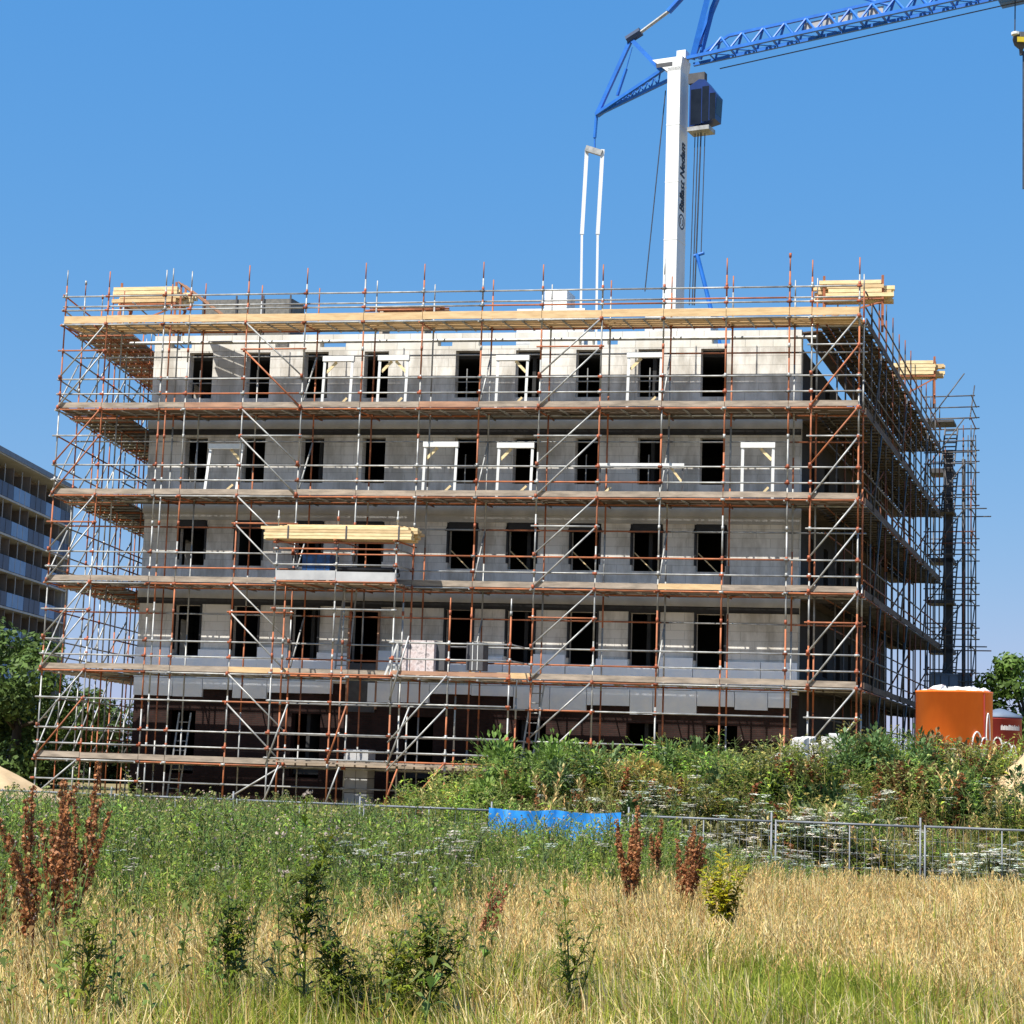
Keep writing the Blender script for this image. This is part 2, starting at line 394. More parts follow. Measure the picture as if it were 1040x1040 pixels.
# white insulation boards low on the wall
edges = []
pier = [SL + .03] + [x for s in WCOLS for x in (ws(s) + .5, ws(s) - .5)] + [SR]
prev = None
for j in range(0, len(pier), 2):
    a, c = pier[j], pier[j + 1]
    if a - c > .3:
        n = 1 if a - c < 1.4 else 2
        for q in range(n):
            x0, x1 = a - (a - c) * q / n - .012, a - (a - c) * (q + 1) / n + .012
            zt = LV_Z[1] + .96 + random.uniform(-.16, .08)
            b = MB(); b.box((x1, WV - .10, LV_Z[1] - .12), (x0, WV - .004, zt), M_['foil'], P); b.build('insulation_board', bld)
s = SL
while s > SR + .3:
    wd = random.choice((1.05, 1.2, .75, 1.4)); x1 = max(SR, s - wd)
    if not (ws(16.12) - .5 < (s + x1) / 2 < ws(16.12) + .5):
        dz = random.choice((0, .0, .22, .3)) + random.uniform(0, .06)
        b = MB(); b.box((x1 + .012, WV - .11, 3.42 + dz - (.15 if s < 12 else 0)), (s - .012, WV - .004, LV_Z[1] - .14), M_['foil'], P); b.build('insulation_board', bld)
    s = x1
# window boards below the openings of the first floor
for (k, i, c, h, z0, z1) in openings:
    if k == 1 and i != 3:
        b = MB(); b.box((c - h - .04, -.09, LV_Z[1] + .05), (c + h + .04, -.005, z0 - .02), M_['foil'], FW); b.build('insulation_board', bld)
# timber frame of the ground floor entrance below the ladder bay
b = MB()
c = ws(16.12)
for x in (-.52, .48): b.box((c + x, -.12, 3.2), (c + x + .06, -.03, LV_Z[1] + 2.2), M_['wood_red'], FW)
b.box((c - .46, -.10, 3.1), (c + .48, -.02, LV_Z[1] + .5), M_['slate'], FW)
b.box((c - .52, -.12, LV_Z[1] + 2.2), (c + .54, -.03, LV_Z[1] + 2.28), M_['wood_red'], FW); b.build('hoist_opening_frame', bld)

# ------------------------------------------------------------------ scaffolding
RT = .029
def seg_tube(b, p, q, r, orange=.3, seg=(2.0, 3.0)):
    """a line of tubes, some galvanised, some painted orange"""
    p, q = Vector(p), Vector(q); L = (q - p).length; d = (q - p) / L; t = 0
    while t < L - 1e-4:
        e = min(L, t + random.choice(seg))
        if L - e < .5: e = L
        b.tube(p + d * t, p + d * e, r, M_['rust'] if random.random() < orange * 1.12 else M_['zinc'], 6)
        t = e
def standard(root, base, top, levels, orange=.4, name='standard'):
    b = MB(); base, top = Vector(base), Vector(top)
    tip = top - (top - base).normalized() * .55
    seg_tube(b, base, tip, RT, orange, (1.0, 1.5, 2.0, 3.0))
    b.tube(tip, top, RT * .75, M_['rust'] if random.random() < .6 else M_['zinc'], 6)
    for z in levels:
        if base.z < z < top.z:
            p = base.lerp(top, (z - base.z) / (top.z - base.z)); b.tube(p - Vector((0, 0, .07)), p + Vector((0, 0, .07)), RT * 1.5, M_['coupler'] if random.random() < .55 else M_['zinc'], 6)
    b.box((base.x - .12, base.y - .12, base.z - .04), (base.x + .12, base.y + .12, base.z + .01), M_['wood_old'])
    return b.build(name, root, True)
def rail(root, name, p, q, orange=.3, r=RT * .95):
    b = MB(); p, q = Vector(p), Vector(q); d = (q - p).normalized() * .12
    b.tube(p - d, q + d, r, M_['rust'] if random.random() < orange * 1.12 else M_['zinc'], 6)
    return b.build(name, root, True)
def coupled_rail(root, name, pts, orange=.35):
    """one long ledger; short painted couplers where it crosses the standards"""
    b = MB(); p, q = Vector(pts[0]), Vector(pts[-1]); d = (q - p).normalized()
    b.tube(p - d * .1, q + d * .1, RT * .95, M_['rust'] if random.random() < orange * 1.12 else M_['zinc'], 6)
    for x in pts:
        x = Vector(x); b.tube(x - d * .07, x + d * .07, RT * 1.45, M_['coupler'] if random.random() < .5 else M_['zinc'], 6)
    return b.build(name, root, True)
def planks(root, c4, z, m, n=5, th=.045, name='deck'):
    """a bay of planking; c4 = corners (outer a, outer b, inner b, inner a)"""
    b = MB(); a, c, d, e = [Vector(x) for x in c4]
    for j in range(n):
        t0, t1 = j / n + .012, (j + 1) / n - .012; dz = random.uniform(-.004, .012)
        q = [a.lerp(e, t0), c.lerp(d, t0), c.lerp(d, t1), a.lerp(e, t1)]
        b.hexa([Vector((p.x, p.y, z - th + dz)) for p in q] + [Vector((p.x, p.y, z + dz)) for p in q], m)
    return b.build(name, root)
def toe(root, p, q, z, m, h=.2, name='toe_board'):
    b = MB(); p, q = Vector((p[0], p[1], 0)), Vector((q[0], q[1], 0)); d = (q - p).normalized(); o = Vector((-d.y, d.x, 0)) * .018
    zz = random.uniform(-.012, .012); dz = Vector((0, 0, z + zz)); dh = Vector((0, 0, z + zz + h)); e = d * .008; tl = Vector((0, 0, random.uniform(-.012, .012)))
    b.hexa([p + e - o + dz, q - e - o + dz + tl, q - e + o + dz + tl, p + e + o + dz, p + e - o + dh, q - e - o + dh + tl, q - e + o + dh + tl, p + e + o + dh], m)
    return b.build(name, root)
TOP = 17.68
def zlevels(): return [z + d for z in LV_Z for d in (0, .5, 1.0, 1.95)]

# --- front
fs = thing('facade_scaffold', P(13, .6, 0), 'broad front scaffold of grey and orange tubes with six planked decks along the long facade', 'scaffold')
FS = [26.26, 24.74, 22.72, 21.82, 19.82, 17.81, 15.82, 13.84, 11.87, 9.90, 7.95, 5.97, 3.99, 2.01, 1.31, -.15]
for i, s in enumerate(FS):
    standard(fs, P(s, 0, -.05), P(s, 0, TOP + random.uniform(-.12, .12)), zlevels(), .38)
    if s not in (26.26, -.15) and s not in (24.74,):
        standard(fs, P(s, 1.0, -.05), P(s, 1.0, TOP - .35 + random.uniform(-.15, .1)), LV_Z, .45)
standard(fs, P(22.5, .02, -.05), P(22.5, .02, TOP), zlevels(), .4)
standard(fs, P(24.74, 1.0, -.05), P(24.74, 1.0, TOP - .5), LV_Z, .4)
standard(fs, P(-.15, 1.0, -.05), P(-.15, 1.0, TOP - .3), LV_Z, .4)
for k, z in enumerate(LV_Z):
    md = M_['wood_new'] if k == 5 else (M_['wood_old'] if k == 1 else M_['deck_shade'])
    for a, c in zip(FS[:-1], FS[1:]):
        if k == 0 and a < 9: continue
        mt = M_['wood_new'] if k == 5 else random.choice((M_['wood_old'], M_['wood_old'], M_['wood_red'] if k == 4 else M_['wood_old'], M_['wood_new'] if k in (2, 1) and random.random() < .4 else M_['wood_old']))
        c4 = [P(a, .04, 0), P(c, .04, 0), P(c, 1.25, 0), P(a, 1.25, 0)]
        planks(fs, c4, z, md)
        toe(fs, P(a, -.04, 0), P(c, -.04, 0), z + .005, mt, .18 if k < 5 else .25)
    if 2 <= k <= 4:                                              # bracket boards between the inner row and the wall
        for a, c in ((24.7, 19.82), (19.82, 15.82), (15.82, 11.87), (11.87, 7.95), (7.95, 3.99), (3.99, 1.35)):
            planks(fs, [P(a, 1.29, 0), P(c, 1.29, 0), P(c, 1.86, 0), P(a, 1.86, 0)], z - .02, md, 2, name='bracket_deck')
    if k == 5:
        for a, c in ((24.7, 18.2), (18.2, 11.6), (11.6, 5.3), (5.3, 1.4)):
            b = MB(); b.tube(P(a, 1.5, z - .35), P(c, 1.5, z - .35), .06, M_['zinc'], 8); b.build('inner_ledger', fs)
    runs = [FS[0:3], FS[2:6], FS[5:9], FS[8:12], FS[11:14], FS[13:16]]
    for r in runs:
        for dz in (-.06,):
            coupled_rail(fs, 'ledger', [P(s, -.075 if dz == -.06 else 0, z + dz) for s in r], .55 if k < 5 else .15)
        for dz in ((.47, .97) if k < 5 else (.44, .92)):
            if k == 0 and r[0] < 9: continue
            coupled_rail(fs, 'guard_rail', [P(s, -.06, z + dz) for s in r], .12)
        rail(fs, 'inner_ledger', P(r[0], 1.06, z - .1), P(r[-1], 1.06, z - .1), .4)
        if k in (1, 2, 3, 4): rail(fs, 'inner_ledger', P(r[0], 1.06, z + 1.95), P(r[-1], 1.06, z + 1.95), .3)
        if k == 5: rail(fs, 'guard_rail', P(r[0], .06, z + .60), P(r[-1], .06, z + .60), .1)
    for i, s in enumerate(FS):                                   # transoms, one at each standard and one mid-bay
        b = MB(); b.tube(P(s + .08, -.12, z - .085), P(s + .08, 1.9 if 0 < i < 14 and k < 5 else 1.32, z - .085), RT * .9, M_['rust'] if random.random() < .4 else M_['zinc'], 6)
        if i < len(FS) - 1 and FS[i] - FS[i + 1] > 1.5:
            for t in (.35, .68):
                m = FS[i] + (FS[i + 1] - FS[i]) * t; b.tube(P(m, -.05, z - .085), P(m, 1.28, z - .085), RT, M_['zinc'], 6)
        b.build('transom', fs, True)
def zig(root, a, c, v, side, k0=0, k1=5):
    """two parallel raking tubes in each lift of one bay; side +1 rises to the right"""
    for k in range(k0, k1):
        z = LV_Z[k]
        lo, hi = (a, c) if side > 0 else (c, a)
        for z0, z1 in ((z + .02, z + 1.92), (z + 1.05, z + 2.86)):
            b = MB(); b.tube(P(lo, v, z0), P(hi, v, z1), RT, M_['rust'] if random.random() < .18 else M_['zinc'], 6)
            for p in (P(lo, v, z0), P(hi, v, z1)): b.tube(p - Vector((0, 0, .06)), p + Vector((0, 0, .06)), RT * 1.8, M_['coupler'], 6)
            b.build('brace', root, True)
        rail(root, 'mid_rail', P(a, v, z + 1.95), P(c, v, z + 1.95), .35)
zig(fs, 19.82, 17.81, -.1, -1); zig(fs, 9.9, 7.95, -.1, 1); zig(fs, 1.31, -.15, -.1, 1); zig(fs, 26.26, 24.74, -.1, 1)
for a, c in ((1.31, -.15), (26.2, 24.8), (19.8, 17.85), (9.88, 8.0)):
    b = MB(); b.tube(P(a if a > 15 and a < 21 else a, -.1, .05), P(c, -.1, 1.25), RT, M_['zinc'], 6); b.build('brace', fs, True)
coupled_rail(fs, 'ledger', [P(x_, -.07, .62) for x_ in (26.3, 22.72, 19.82)], .1); coupled_rail(fs, 'ledger', [P(x_, -.07, .62) for x_ in (19.82, 15.82, 11.87)], .1)
rail(fs, 'mid_rail', P(13.8, -.07, L0 + 1.95), P(2.0, -.07, L0 + 1.95), 0); rail(fs, 'mid_rail', P(26.2, -.07, L0 + 1.95), P(13.9, -.07, L0 + 1.95), .3)
for k in (1, 2, 3, 4):
    for i in (5, 8, 11):
        b = MB(); b.tube(P(FS[i], .05, LV_Z[k] + .1), P(FS[i], 1.0, LV_Z[k] + 1.9), RT, M_['zinc'], 6); b.build('brace', fs, True)

# --- loading bay in front of the two lower lifts
ls = thing('loading_scaffold', P(14, -.7, 0), 'projecting loading bay scaffold in front of the lower lifts below the timber bundle', 'scaffold')
LS = [17.73, 15.77, 13.84, 12.05, 10.13]; LVV = -1.45
for s in LS:
    standard(ls, P(s, LVV, -.05), P(s, LVV, 9.32 if s > 13.5 else 6.62), zlevels(), .42)
    standard(ls, P(s, LVV + .75, -.05), P(s, LVV + .75, 7.05 if s > 13.5 else 4.15), zlevels(), .5)
for r in ((17.73, 15.77, 13.84), (13.84, 12.05, 10.13)):
    for k in (0, 1) + ((2,) if r[0] > 17 else ()):
        coupled_rail(ls, 'ledger', [P(s, LVV - .06, LV_Z[k] + .2 if k == 0 else LV_Z[k] - .06) for s in r], .5)
        if not (k == 1 and r[0] > 17):
            for dz in (.48, .98): coupled_rail(ls, 'guard_rail', [P(s, LVV - .05, LV_Z[k] + dz) for s in r], .15)
        coupled_rail(ls, 'mid_rail', [P(s, LVV - .05, LV_Z[k] + 1.98) for s in r], .1) if k < 2 and not (k == 1 and r[0] < 14) else None
for k, a, c in ((1, 13.84, 12.05), (1, 12.05, 10.13), (2, 17.73, 15.77), (2, 15.77, 13.84), (0, 17.73, 15.77), (0, 15.77, 13.84), (0, 13.84, 12.05), (0, 12.05, 10.13)):
    planks(ls, [P(a, LVV + .04, 0), P(c, LVV + .04, 0), P(c, -.13, 0), P(a, -.13, 0)], LV_Z[k] - (.05 if k else -.12), M_['wood_old'], 5)
    if k: toe(ls, P(a, LVV - .03, 0), P(c, LVV - .03, 0), LV_Z[k] - .02, M_['wood_red'] if k == 1 else M_['concrete'], .13 if k == 1 else .3)
    if k:
        for s in (a - .1, (a + c) / 2, c + .1): rail(ls, 'transom', P(s, LVV, LV_Z[k] - .13), P(s, -.2, LV_Z[k] - .13), .4)
for s0, z0, s1, z1 in ((12.05, 4.2, 13.84, 2.1), (12.05, 3.2, 13.84, 1.25), (12.05, 1.5, 13.3, -.02), (13.2, 3.2, 13.84, 1.4), (15.2, 3.2, 15.77, 1.4), (17.1, 3.2, 17.73, 1.3), (13.3, 5.4, 13.84, 3.4), (15.35, 1.3, 15.8, .0), (17.3, 1.3, 17.8, .0), (13.5, 1.3, 13.95, .0)):
    b = MB(); b.tube(P(s0, LVV - .1, z0), P(s1, LVV - .1, z1), RT, M_['zinc'] if random.random() < .6 else M_['rust'], 6); b.build('brace', ls, True)
for z in (7.6, 8.1):
    rail(ls, 'guard_rail', P(13.84, LVV, z), P(13.84, -.1, z), .1); rail(ls, 'guard_rail', P(10.13, LVV, z - 2.9), P(10.13, -.1, z - 2.9), .1)
for s in (17.73, 15.77, 13.84): rail(ls, 'transom', P(s, LVV - .15, 8.36), P(s, .1, 8.36), .7)
coupled_rail(ls, 'ledger', [P(17.75, LVV - .08, 8.29), P(15.77, LVV - .08, 8.29), P(13.8, LVV - .08, 8.29)], 1)

# --- right side: tube colours darkened to paint in its shade
bright = {k: M_[k] for k in ('zinc', 'rust', 'coupler')}
M_.update(zinc=M_['steel_shade'], rust=M_['rust_shade'], coupler=M_['rust_shade'])
rs = thing('side_scaffold', P(.4, 12, 0), 'long right hand side scaffold running back in shade from the front corner', 'scaffold')
RV = [1.0 + 1.88 * j for j in range(14)]
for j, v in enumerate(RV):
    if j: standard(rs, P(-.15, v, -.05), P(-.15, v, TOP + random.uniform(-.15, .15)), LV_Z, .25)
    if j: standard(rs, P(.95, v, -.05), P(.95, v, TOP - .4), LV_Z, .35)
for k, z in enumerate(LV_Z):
    md = M_['wood_shade']
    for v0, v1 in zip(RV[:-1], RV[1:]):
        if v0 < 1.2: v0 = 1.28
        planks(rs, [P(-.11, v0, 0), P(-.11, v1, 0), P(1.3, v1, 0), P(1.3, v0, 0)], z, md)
        toe(rs, P(-.19, v0, 0), P(-.19, v1, 0), z + .005, M_['wood_shade'], .2)
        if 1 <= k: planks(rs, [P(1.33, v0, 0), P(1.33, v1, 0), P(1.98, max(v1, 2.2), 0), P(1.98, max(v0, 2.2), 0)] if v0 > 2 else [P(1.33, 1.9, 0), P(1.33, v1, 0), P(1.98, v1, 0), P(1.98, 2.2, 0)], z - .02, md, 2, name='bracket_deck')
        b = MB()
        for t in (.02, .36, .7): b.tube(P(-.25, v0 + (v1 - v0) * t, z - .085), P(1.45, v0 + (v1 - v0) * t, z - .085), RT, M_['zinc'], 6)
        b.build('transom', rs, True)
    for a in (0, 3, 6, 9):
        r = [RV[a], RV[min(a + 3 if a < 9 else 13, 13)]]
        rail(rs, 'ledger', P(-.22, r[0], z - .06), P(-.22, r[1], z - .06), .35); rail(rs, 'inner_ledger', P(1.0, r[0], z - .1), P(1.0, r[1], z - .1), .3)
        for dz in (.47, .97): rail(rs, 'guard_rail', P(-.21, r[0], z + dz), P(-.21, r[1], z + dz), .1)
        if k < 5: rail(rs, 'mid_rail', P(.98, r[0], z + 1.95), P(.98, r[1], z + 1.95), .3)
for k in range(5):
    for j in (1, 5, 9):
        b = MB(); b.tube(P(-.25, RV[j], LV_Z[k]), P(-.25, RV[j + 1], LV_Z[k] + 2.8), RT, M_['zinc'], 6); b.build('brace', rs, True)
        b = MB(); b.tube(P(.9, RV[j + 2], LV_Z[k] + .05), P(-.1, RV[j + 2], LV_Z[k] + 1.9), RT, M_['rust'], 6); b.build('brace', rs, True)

M_.update(bright)
# --- left side
le = thing('side_scaffold', PLF(1, 9, 0), 'wide left hand side scaffold standing open against the sky beside the tower flats', 'scaffold')
LB = [2.0 * j for j in range(9)]
for j, v in enumerate(LB):
    if j: standard(le, PLF(0, v, -.05), PLF(0, v, TOP + random.uniform(-.15, .15)), zlevels() if j < 4 else LV_Z, .4)
    if j: standard(le, PLF(1.05, v, -.05), PLF(1.05, v, TOP - .3), LV_Z, .45)
    if j in (2, 4, 6): standard(le, PLF(1.95, v, -.05), PLF(1.95, v, 16.5), LV_Z, .4)
for k, z in enumerate(LV_Z):
    md = M_['wood_red'] if k == 5 else M_['deck_shade']
    for v0, v1 in zip(LB[:-1], LB[1:]):
        v0 = max(v0, 1.45)
        planks(le, [PLF(.05, v0, 0), PLF(.05, v1, 0), PLF(2.0, v1, 0), PLF(2.0, v0, 0)], z, md, 8)
        toe(le, PLF(-.04, v0 if v0 > 1.5 else .1, 0), PLF(-.04, v1, 0), z + .005, M_['wood_old'], .2)
        b = MB()
        for t in (.02, .35, .68): b.tube(PLF(-.1, v0 + (v1 - v0) * t, z - .085), PLF(2.05, v0 + (v1 - v0) * t, z - .085), RT, M_['rust'] if t == .02 else M_['zinc'], 6)
        b.build('transom', le, True)
    for a in (0, 2, 4, 6):
        r = (LB[a], LB[a + 2])
        rail(le, 'ledger', PLF(-.07, r[0], z - .06), PLF(-.07, r[1], z - .06), .4); rail(le, 'inner_ledger', PLF(1.1, r[0], z - .1), PLF(1.1, r[1], z - .1), .3)
        for dz in (.47, .97): rail(le, 'guard_rail', PLF(-.06, r[0], z + dz), PLF(-.06, r[1], z + dz), .12)
        for dz in (.6, 1.05): rail(le, 'inner_rail', PLF(1.99, max(r[0], 1.4), z + dz), PLF(1.99, r[1], z + dz), .2)
        if k < 5: rail(le, 'mid_rail', PLF(0, r[0], z + 1.95), PLF(0, r[1], z + 1.95), .3)
for k in range(5):
    for j in (0, 2, 4):
        b = MB(); b.tube(PLF(-.1, LB[j], LV_Z[k]), PLF(-.1, LB[j + 1], LV_Z[k] + 1.9), RT, M_['zinc'], 6); b.build('brace', le, True)
        b = MB(); b.tube(PLF(-.1, LB[j + 1], LV_Z[k] + 1.0), PLF(-.1, LB[j + 2], LV_Z[k] + 2.85), RT, M_['zinc'], 6); b.build('brace', le, True)
    for j in (1, 3, 5):
        b = MB(); b.tube(PLF(0, LB[j], LV_Z[k] + .05), PLF(1.05, LB[j], LV_Z[k] + 2.0), RT, M_['zinc'], 6); b.build('brace', le, True)
    planks(le, [PLF(1.5, 9.5, 0), PLF(1.5, 13.5, 0), PLF(2.1, 13.5, 0), PLF(2.1, 9.5, 0)], LV_Z[k] + 1.4, M_['wood_new'] if k == 4 else M_['wood_old'], 3, name='bracket_deck')

# --- stair tower behind the right end
M_.update(zinc=M_['steel_shade'], rust=M_['rust_shade'], coupler=M_['rust_shade'])  # tower tubes take the same shade-darkened colours
ST = at(966, 700, 82); ST.z = 0
td = (V * 1.0).normalized(); tx = Vector((td.y, -td.x, 0))
def T(a, b, z): return ST + tx * a + td * b + Vector((0, 0, z))
tw = thing('stair_tower', ST, 'slender dark scaffold stair tower standing behind the right end of the building', 'scaffold tower')
zt = 16.9
b = MB(); b.box((-.33, -.2, .05), (.07, .2, 16.0), M_['slate'], T); b.build('hoist_mast', tw)
b = MB(); b.box((.55, -1.2, .05), (.7, -1.0, 15.4), M_['slate'], T); b.build('hoist_mast', tw)
for a in (-.9, -.15, .62, .95):
    for b_ in (-1.25, 1.25):
        standard(tw, T(a, b_, 0), T(a, b_, zt - (0 if a > 0 else .9)), [2 * i for i in range(1, 9)], .12)
for i in range(9):
    z = 1.2 + 2 * i
    for b_ in (-1.3, 1.3): rail(tw, 'ledger', T(-.95, b_, z), T(1.0 if i % 3 else 1.5, b_, z), .05)
    for dz in (.5, 1.0):
        for b_ in (-1.28, 1.28): rail(tw, 'guard_rail', T(-.95, b_, z + dz), T(1.0, b_, z + dz), .1)
        rail(tw, 'guard_rail', T(.97, -1.3, z + dz), T(.97, 1.3, z + dz), .1)
    rail(tw, 'transom', T(-.9, -1.3, z), T(-.9, 1.3, z), .1); rail(tw, 'transom', T(.95, -1.3, z), T(.95, 1.3, z), .1)
    rail(tw, 'brace', T(-.8, -1.32, z), T(.6, -1.32, z + 1.9), 0); rail(tw, 'brace', T(.9, -1.2, z), T(.9, 1.2, z + 1.9), 0)
    b = MB()
    if i % 2 == 0: b.box((-.95, -1.2, z - .12), (.2, .2, z - .02), M_['slate'], T)
    else: b.box((-.95, -.2, z - .22), (.1, 1.2, z - .02), M_['slate'], T)
    b.build('landing', tw)
    if i < 8:
        b = MB(); y0, y1 = (.2, 1.15) if i % 2 else (-1.1, .9)
        for o in (-.05, .5): b.beam(T(o - .3, -.9, z), T(o - .3, .9, z + 1.95), .05, .16, M_['zinc'])
        for q in range(9):
            t = (q + .5) / 9; c0 = T(-.35, -.9 + 1.8 * t, z + 1.95 * t); c1 = T(.2, -.9 + 1.8 * t, z + 1.95 * t); b.beam(c0, c1, .2, .03, M_['slate'])
        b.build('stair_flight', tw)
for j, (x0, x1) in enumerate(((945, 971), (973, 986))):
    p0, p1 = at(x0, 697, 80.6 + .4 * j), at(x1, 686, 80.6 + .4 * j); z0 = 5.21
    b = MB(); b.box((p0.x, p0.y - .3, z0), (p1.x, p0.y + .3, p1.z), M_['greybox']); b.box((p0.x - .03, p0.y - .33, p1.z), (p1.x + .03, p0.y + .33, p1.z + .05), M_['greybox'])
    for t in (.33, .66): b.box((p0.x + (p1.x - p0.x) * t - .02, p0.y - .315, z0 + .05), (p0.x + (p1.x - p0.x) * t + .02, p0.y - .302, p1.z - .05), M_['slate'])
    o = b.build('site_box', None, loc=(p0.x, p0.y, z0))
    tag(o, 'dark blue grey box at the tower foot, wider of the pair above the orange tank' if j == 0 else 'lighter blue grey box at the tower foot, narrower one nearest the open sky', 'box', 'boxes at the foot of the stair tower')

M_.update(bright)
# ------------------------------------------------------------------ loose things on the scaffold and roof
FV = .42
def white_frame(pos, wd, ht, label, name='white_frame', lean=0.0, brace='tl', group='white plastic wrapped frames leaning on the facade'):
    s, z = pos
    t = thing(name, P(s, FV, z + .012), label, 'frame', group)
    v0, vt = FV, FV + lean; m = M_['white']
    for q in (0, wd):
        b = MB(); b.beam(P(s - q, v0, z + .012), P(s - q, vt, z + ht - .08), .085, .10, m); b.build('post', t)
    b = MB(); b.beam(P(s + .06, vt, z + ht - .0), P(s - wd - .06, vt, z + ht - .0), .16, .17, m); b.build('top_rail', t)
    for c in brace:
        b = MB()
        if c == 'l': b.beam(P(s - .05, vt + .02, z + ht - .46), P(s - .40, vt + .02, z + ht - .1), .035, .09, M_['timber'])
        else: b.beam(P(s - wd + .05, vt + .02, z + ht - .46), P(s - wd + .40, vt + .02, z + ht - .1), .035, .09, M_['timber'])
        b.build('corner_brace', t)
    b = MB(); b.beam(P(s - wd * .55, v0 + .03, z + .08), P(s - wd * .85, v0 + .1, z + .42), .03, .07, M_['timber']); b.build('corner_brace', t)
    return t
def frame_px(x0, x1, ytop, k, label, brace='l', lean=.10):
    a = on_plane(x0, ytop, P(0, FV, 0), U); c = on_plane(x1, ytop, P(0, FV, 0), U)
    s0, s1 = (a - P(0, FV, 0)).dot(U), (c - P(0, FV, 0)).dot(U)
    white_frame((s0, LV_Z[k]), s0 - s1, (a.z + c.z) / 2 - LV_Z[k], label, brace=brace, lean=lean)
frame_px(329, 357, 364, 4, 'white frame on the top window row beside the third opening from the left', 'l')
frame_px(385, 413, 363, 4, 'white frame on the top window row just right of the fourth opening', 'lr')
frame_px(505, 535, 363, 4, 'white frame on the top window row half covering the sixth opening', 'r')
frame_px(638, 671, 360, 4, 'white frame on the top window row over the second opening from the right', 'l')
frame_px(210, 242, 452, 3, 'white frame on the third floor deck, leftmost of its row by the sky', 'r', .3)
frame_px(431, 463, 451, 3, 'white frame on the third floor deck with a wooden brace before blank wall', 'l')
frame_px(506, 540, 452, 3, 'white frame on the third floor deck standing around a black window opening', 'l')
frame_px(754, 785, 452, 3, 'white frame alone near the right corner on the third floor deck', 'r', .06)
def px_box(name, x0, x1, y0, y1, v, depth, m, label, cat, zbase=None, group=None, mb=None):
    """a box whose front face fills the given rectangle on the plane v behind the outer row"""
    o_ = P(0, v, 0)
    a, c = on_plane(x0, y0, o_, U), on_plane(x1, y1, o_, U)
    s0, s1 = (a - o_).dot(U), (c - o_).dot(U); z1, z0 = a.z, (c.z if zbase is None else zbase)
    b = MB(); b.box((s1, v, z0), (s0, v + depth, z1), m, P)
    return s0, s1, z0, z1, b
# white plank across two posts
o_ = P(0, .5, 0); a, c = on_plane(608, 473, o_, U), on_plane(695, 474, o_, U); s0, s1 = (a - o_).dot(U), (c - o_).dot(U)
t = thing('trestle', P((s0 + s1) / 2, .5, LV_Z[3] + .012), 'long low white trestle with wooden corner struts on the third floor deck', 'trestle')
b = MB(); b.beam(P(s0, .5, a.z), P(s1, .5, a.z), .14, .15, M_['white']); b.build('top_beam', t)
for q in (s0 - .05, s1 + .05):
    b = MB(); b.beam(P(q, .5, LV_Z[3] + .012), P(q, .5, a.z - .06), .05, .05, M_['slate']); b.build('leg', t)
b = MB(); b.beam(P(s1 + .08, .52, a.z - .5), P(s1 + .42, .52, a.z - .06), .03, .07, M_['timber']); b.build('strut', t); b = MB(); b.beam(P(s0 - .08, .52, LV_Z[3] + .1), P(s0 - .4, .52, LV_Z[3] + .4), .03, .07, M_['timber']); b.build('strut', t)
# timber bundle on the loading bay
def boards(b, s0, s1, v0, v1, z0, nz, h, m, ragged=.25, fr=P):
    for j in range(nz):
        n = max(2, int((v1 - v0) / .2))
        for q in range(n):
            a, c = v0 + (v1 - v0) * q / n, v0 + (v1 - v0) * (q + 1) / n - .015
            e0, e1 = random.uniform(0, ragged), random.uniform(0, ragged)
            b.box((s1 + e1, a, z0 + j * h), (s0 - e0, c, z0 + j * h + h - .012), random.choice((m, m, M_['timber_aged'])), fr)
tb = thing('timber_bundle', P(15.8, -1.2, 8.40), 'long bundle of fresh yellow boards strapped across the loading bay scaffold', 'timber')
b = MB(); boards(b, 18.25, 13.15, -1.62, -.62, 8.40, 4, .10, M_['timber'], .35); b.build('board_layer', tb)
b = MB(); boards(b, 17.9, 13.4, -1.5, -.8, 8.80, 1, .07, M_['timber'], .5); b.build('board_layer', tb)
for s in (17.3, 15.4, 13.7):
    b = MB(); b.box((s, -1.635, 8.39), (s + .05, -1.622, 8.815), M_['slate'], P); b.build('strap', tb)
# goods under the bundle
def crate(name, s0, s1, v0, v1, z0, z1, m, label, cat, detail=None, group=None):
    t = thing(name, P((s0 + s1) / 2, (v0 + v1) / 2, z0), label, cat, group)
    b = MB(); b.box((s1, v0, z0 + .1), (s0, v1, z1), m, P); b.build('load', t)
    b = MB()
    for q in (0, .5, 1):
        x = s1 + (s0 - s1 - .1) * q; b.box((x, v0 + .01, z0), (x + .1, v1 - .01, z0 + .075), M_['wood_old'], P)
    b.box((s1, v0 + .01, z0 + .078), (s0, v1 - .01, z0 + .098), M_['wood_old'], P); b.build('pallet', t)
    if detail:
        b = MB()
        for q in range(detail):
            x = s1 + (s0 - s1) * (q + .5) / detail; b.box((x - .012, v0 - .008, z0 + .1), (x + .012, v0 - .002, z1 + .004), M_['slate'], P)
        b.build('strap', t)
    return t
crate('blue_crate', 17.0, 16.1, -1.2, -.5, 7.07, 7.95, mat('blue_film', (.03, .12, .32), (.02, .05, .12), 5, .4), 'blue wrapped pallet below the timber bundle on the loading bay', 'crate', 3)
t = thing('pipe_bundle', P(14.8, -.9, 7.07), 'black pipes stacked on bearers below the timber bundle', 'pipes')
for j in range(3):
    for q in range(4):
        b = MB(); v = -1.15 + q * .15 + (j % 2) * .07; b.tube(P(15.9 - random.uniform(0, .2), v, 7.24 + j * .13), P(14.0 + random.uniform(0, .2), v, 7.24 + j * .13), .065, M_['dark'] if (j + q) % 3 else M_['zinc'], 8); b.build('pipe', t, True)
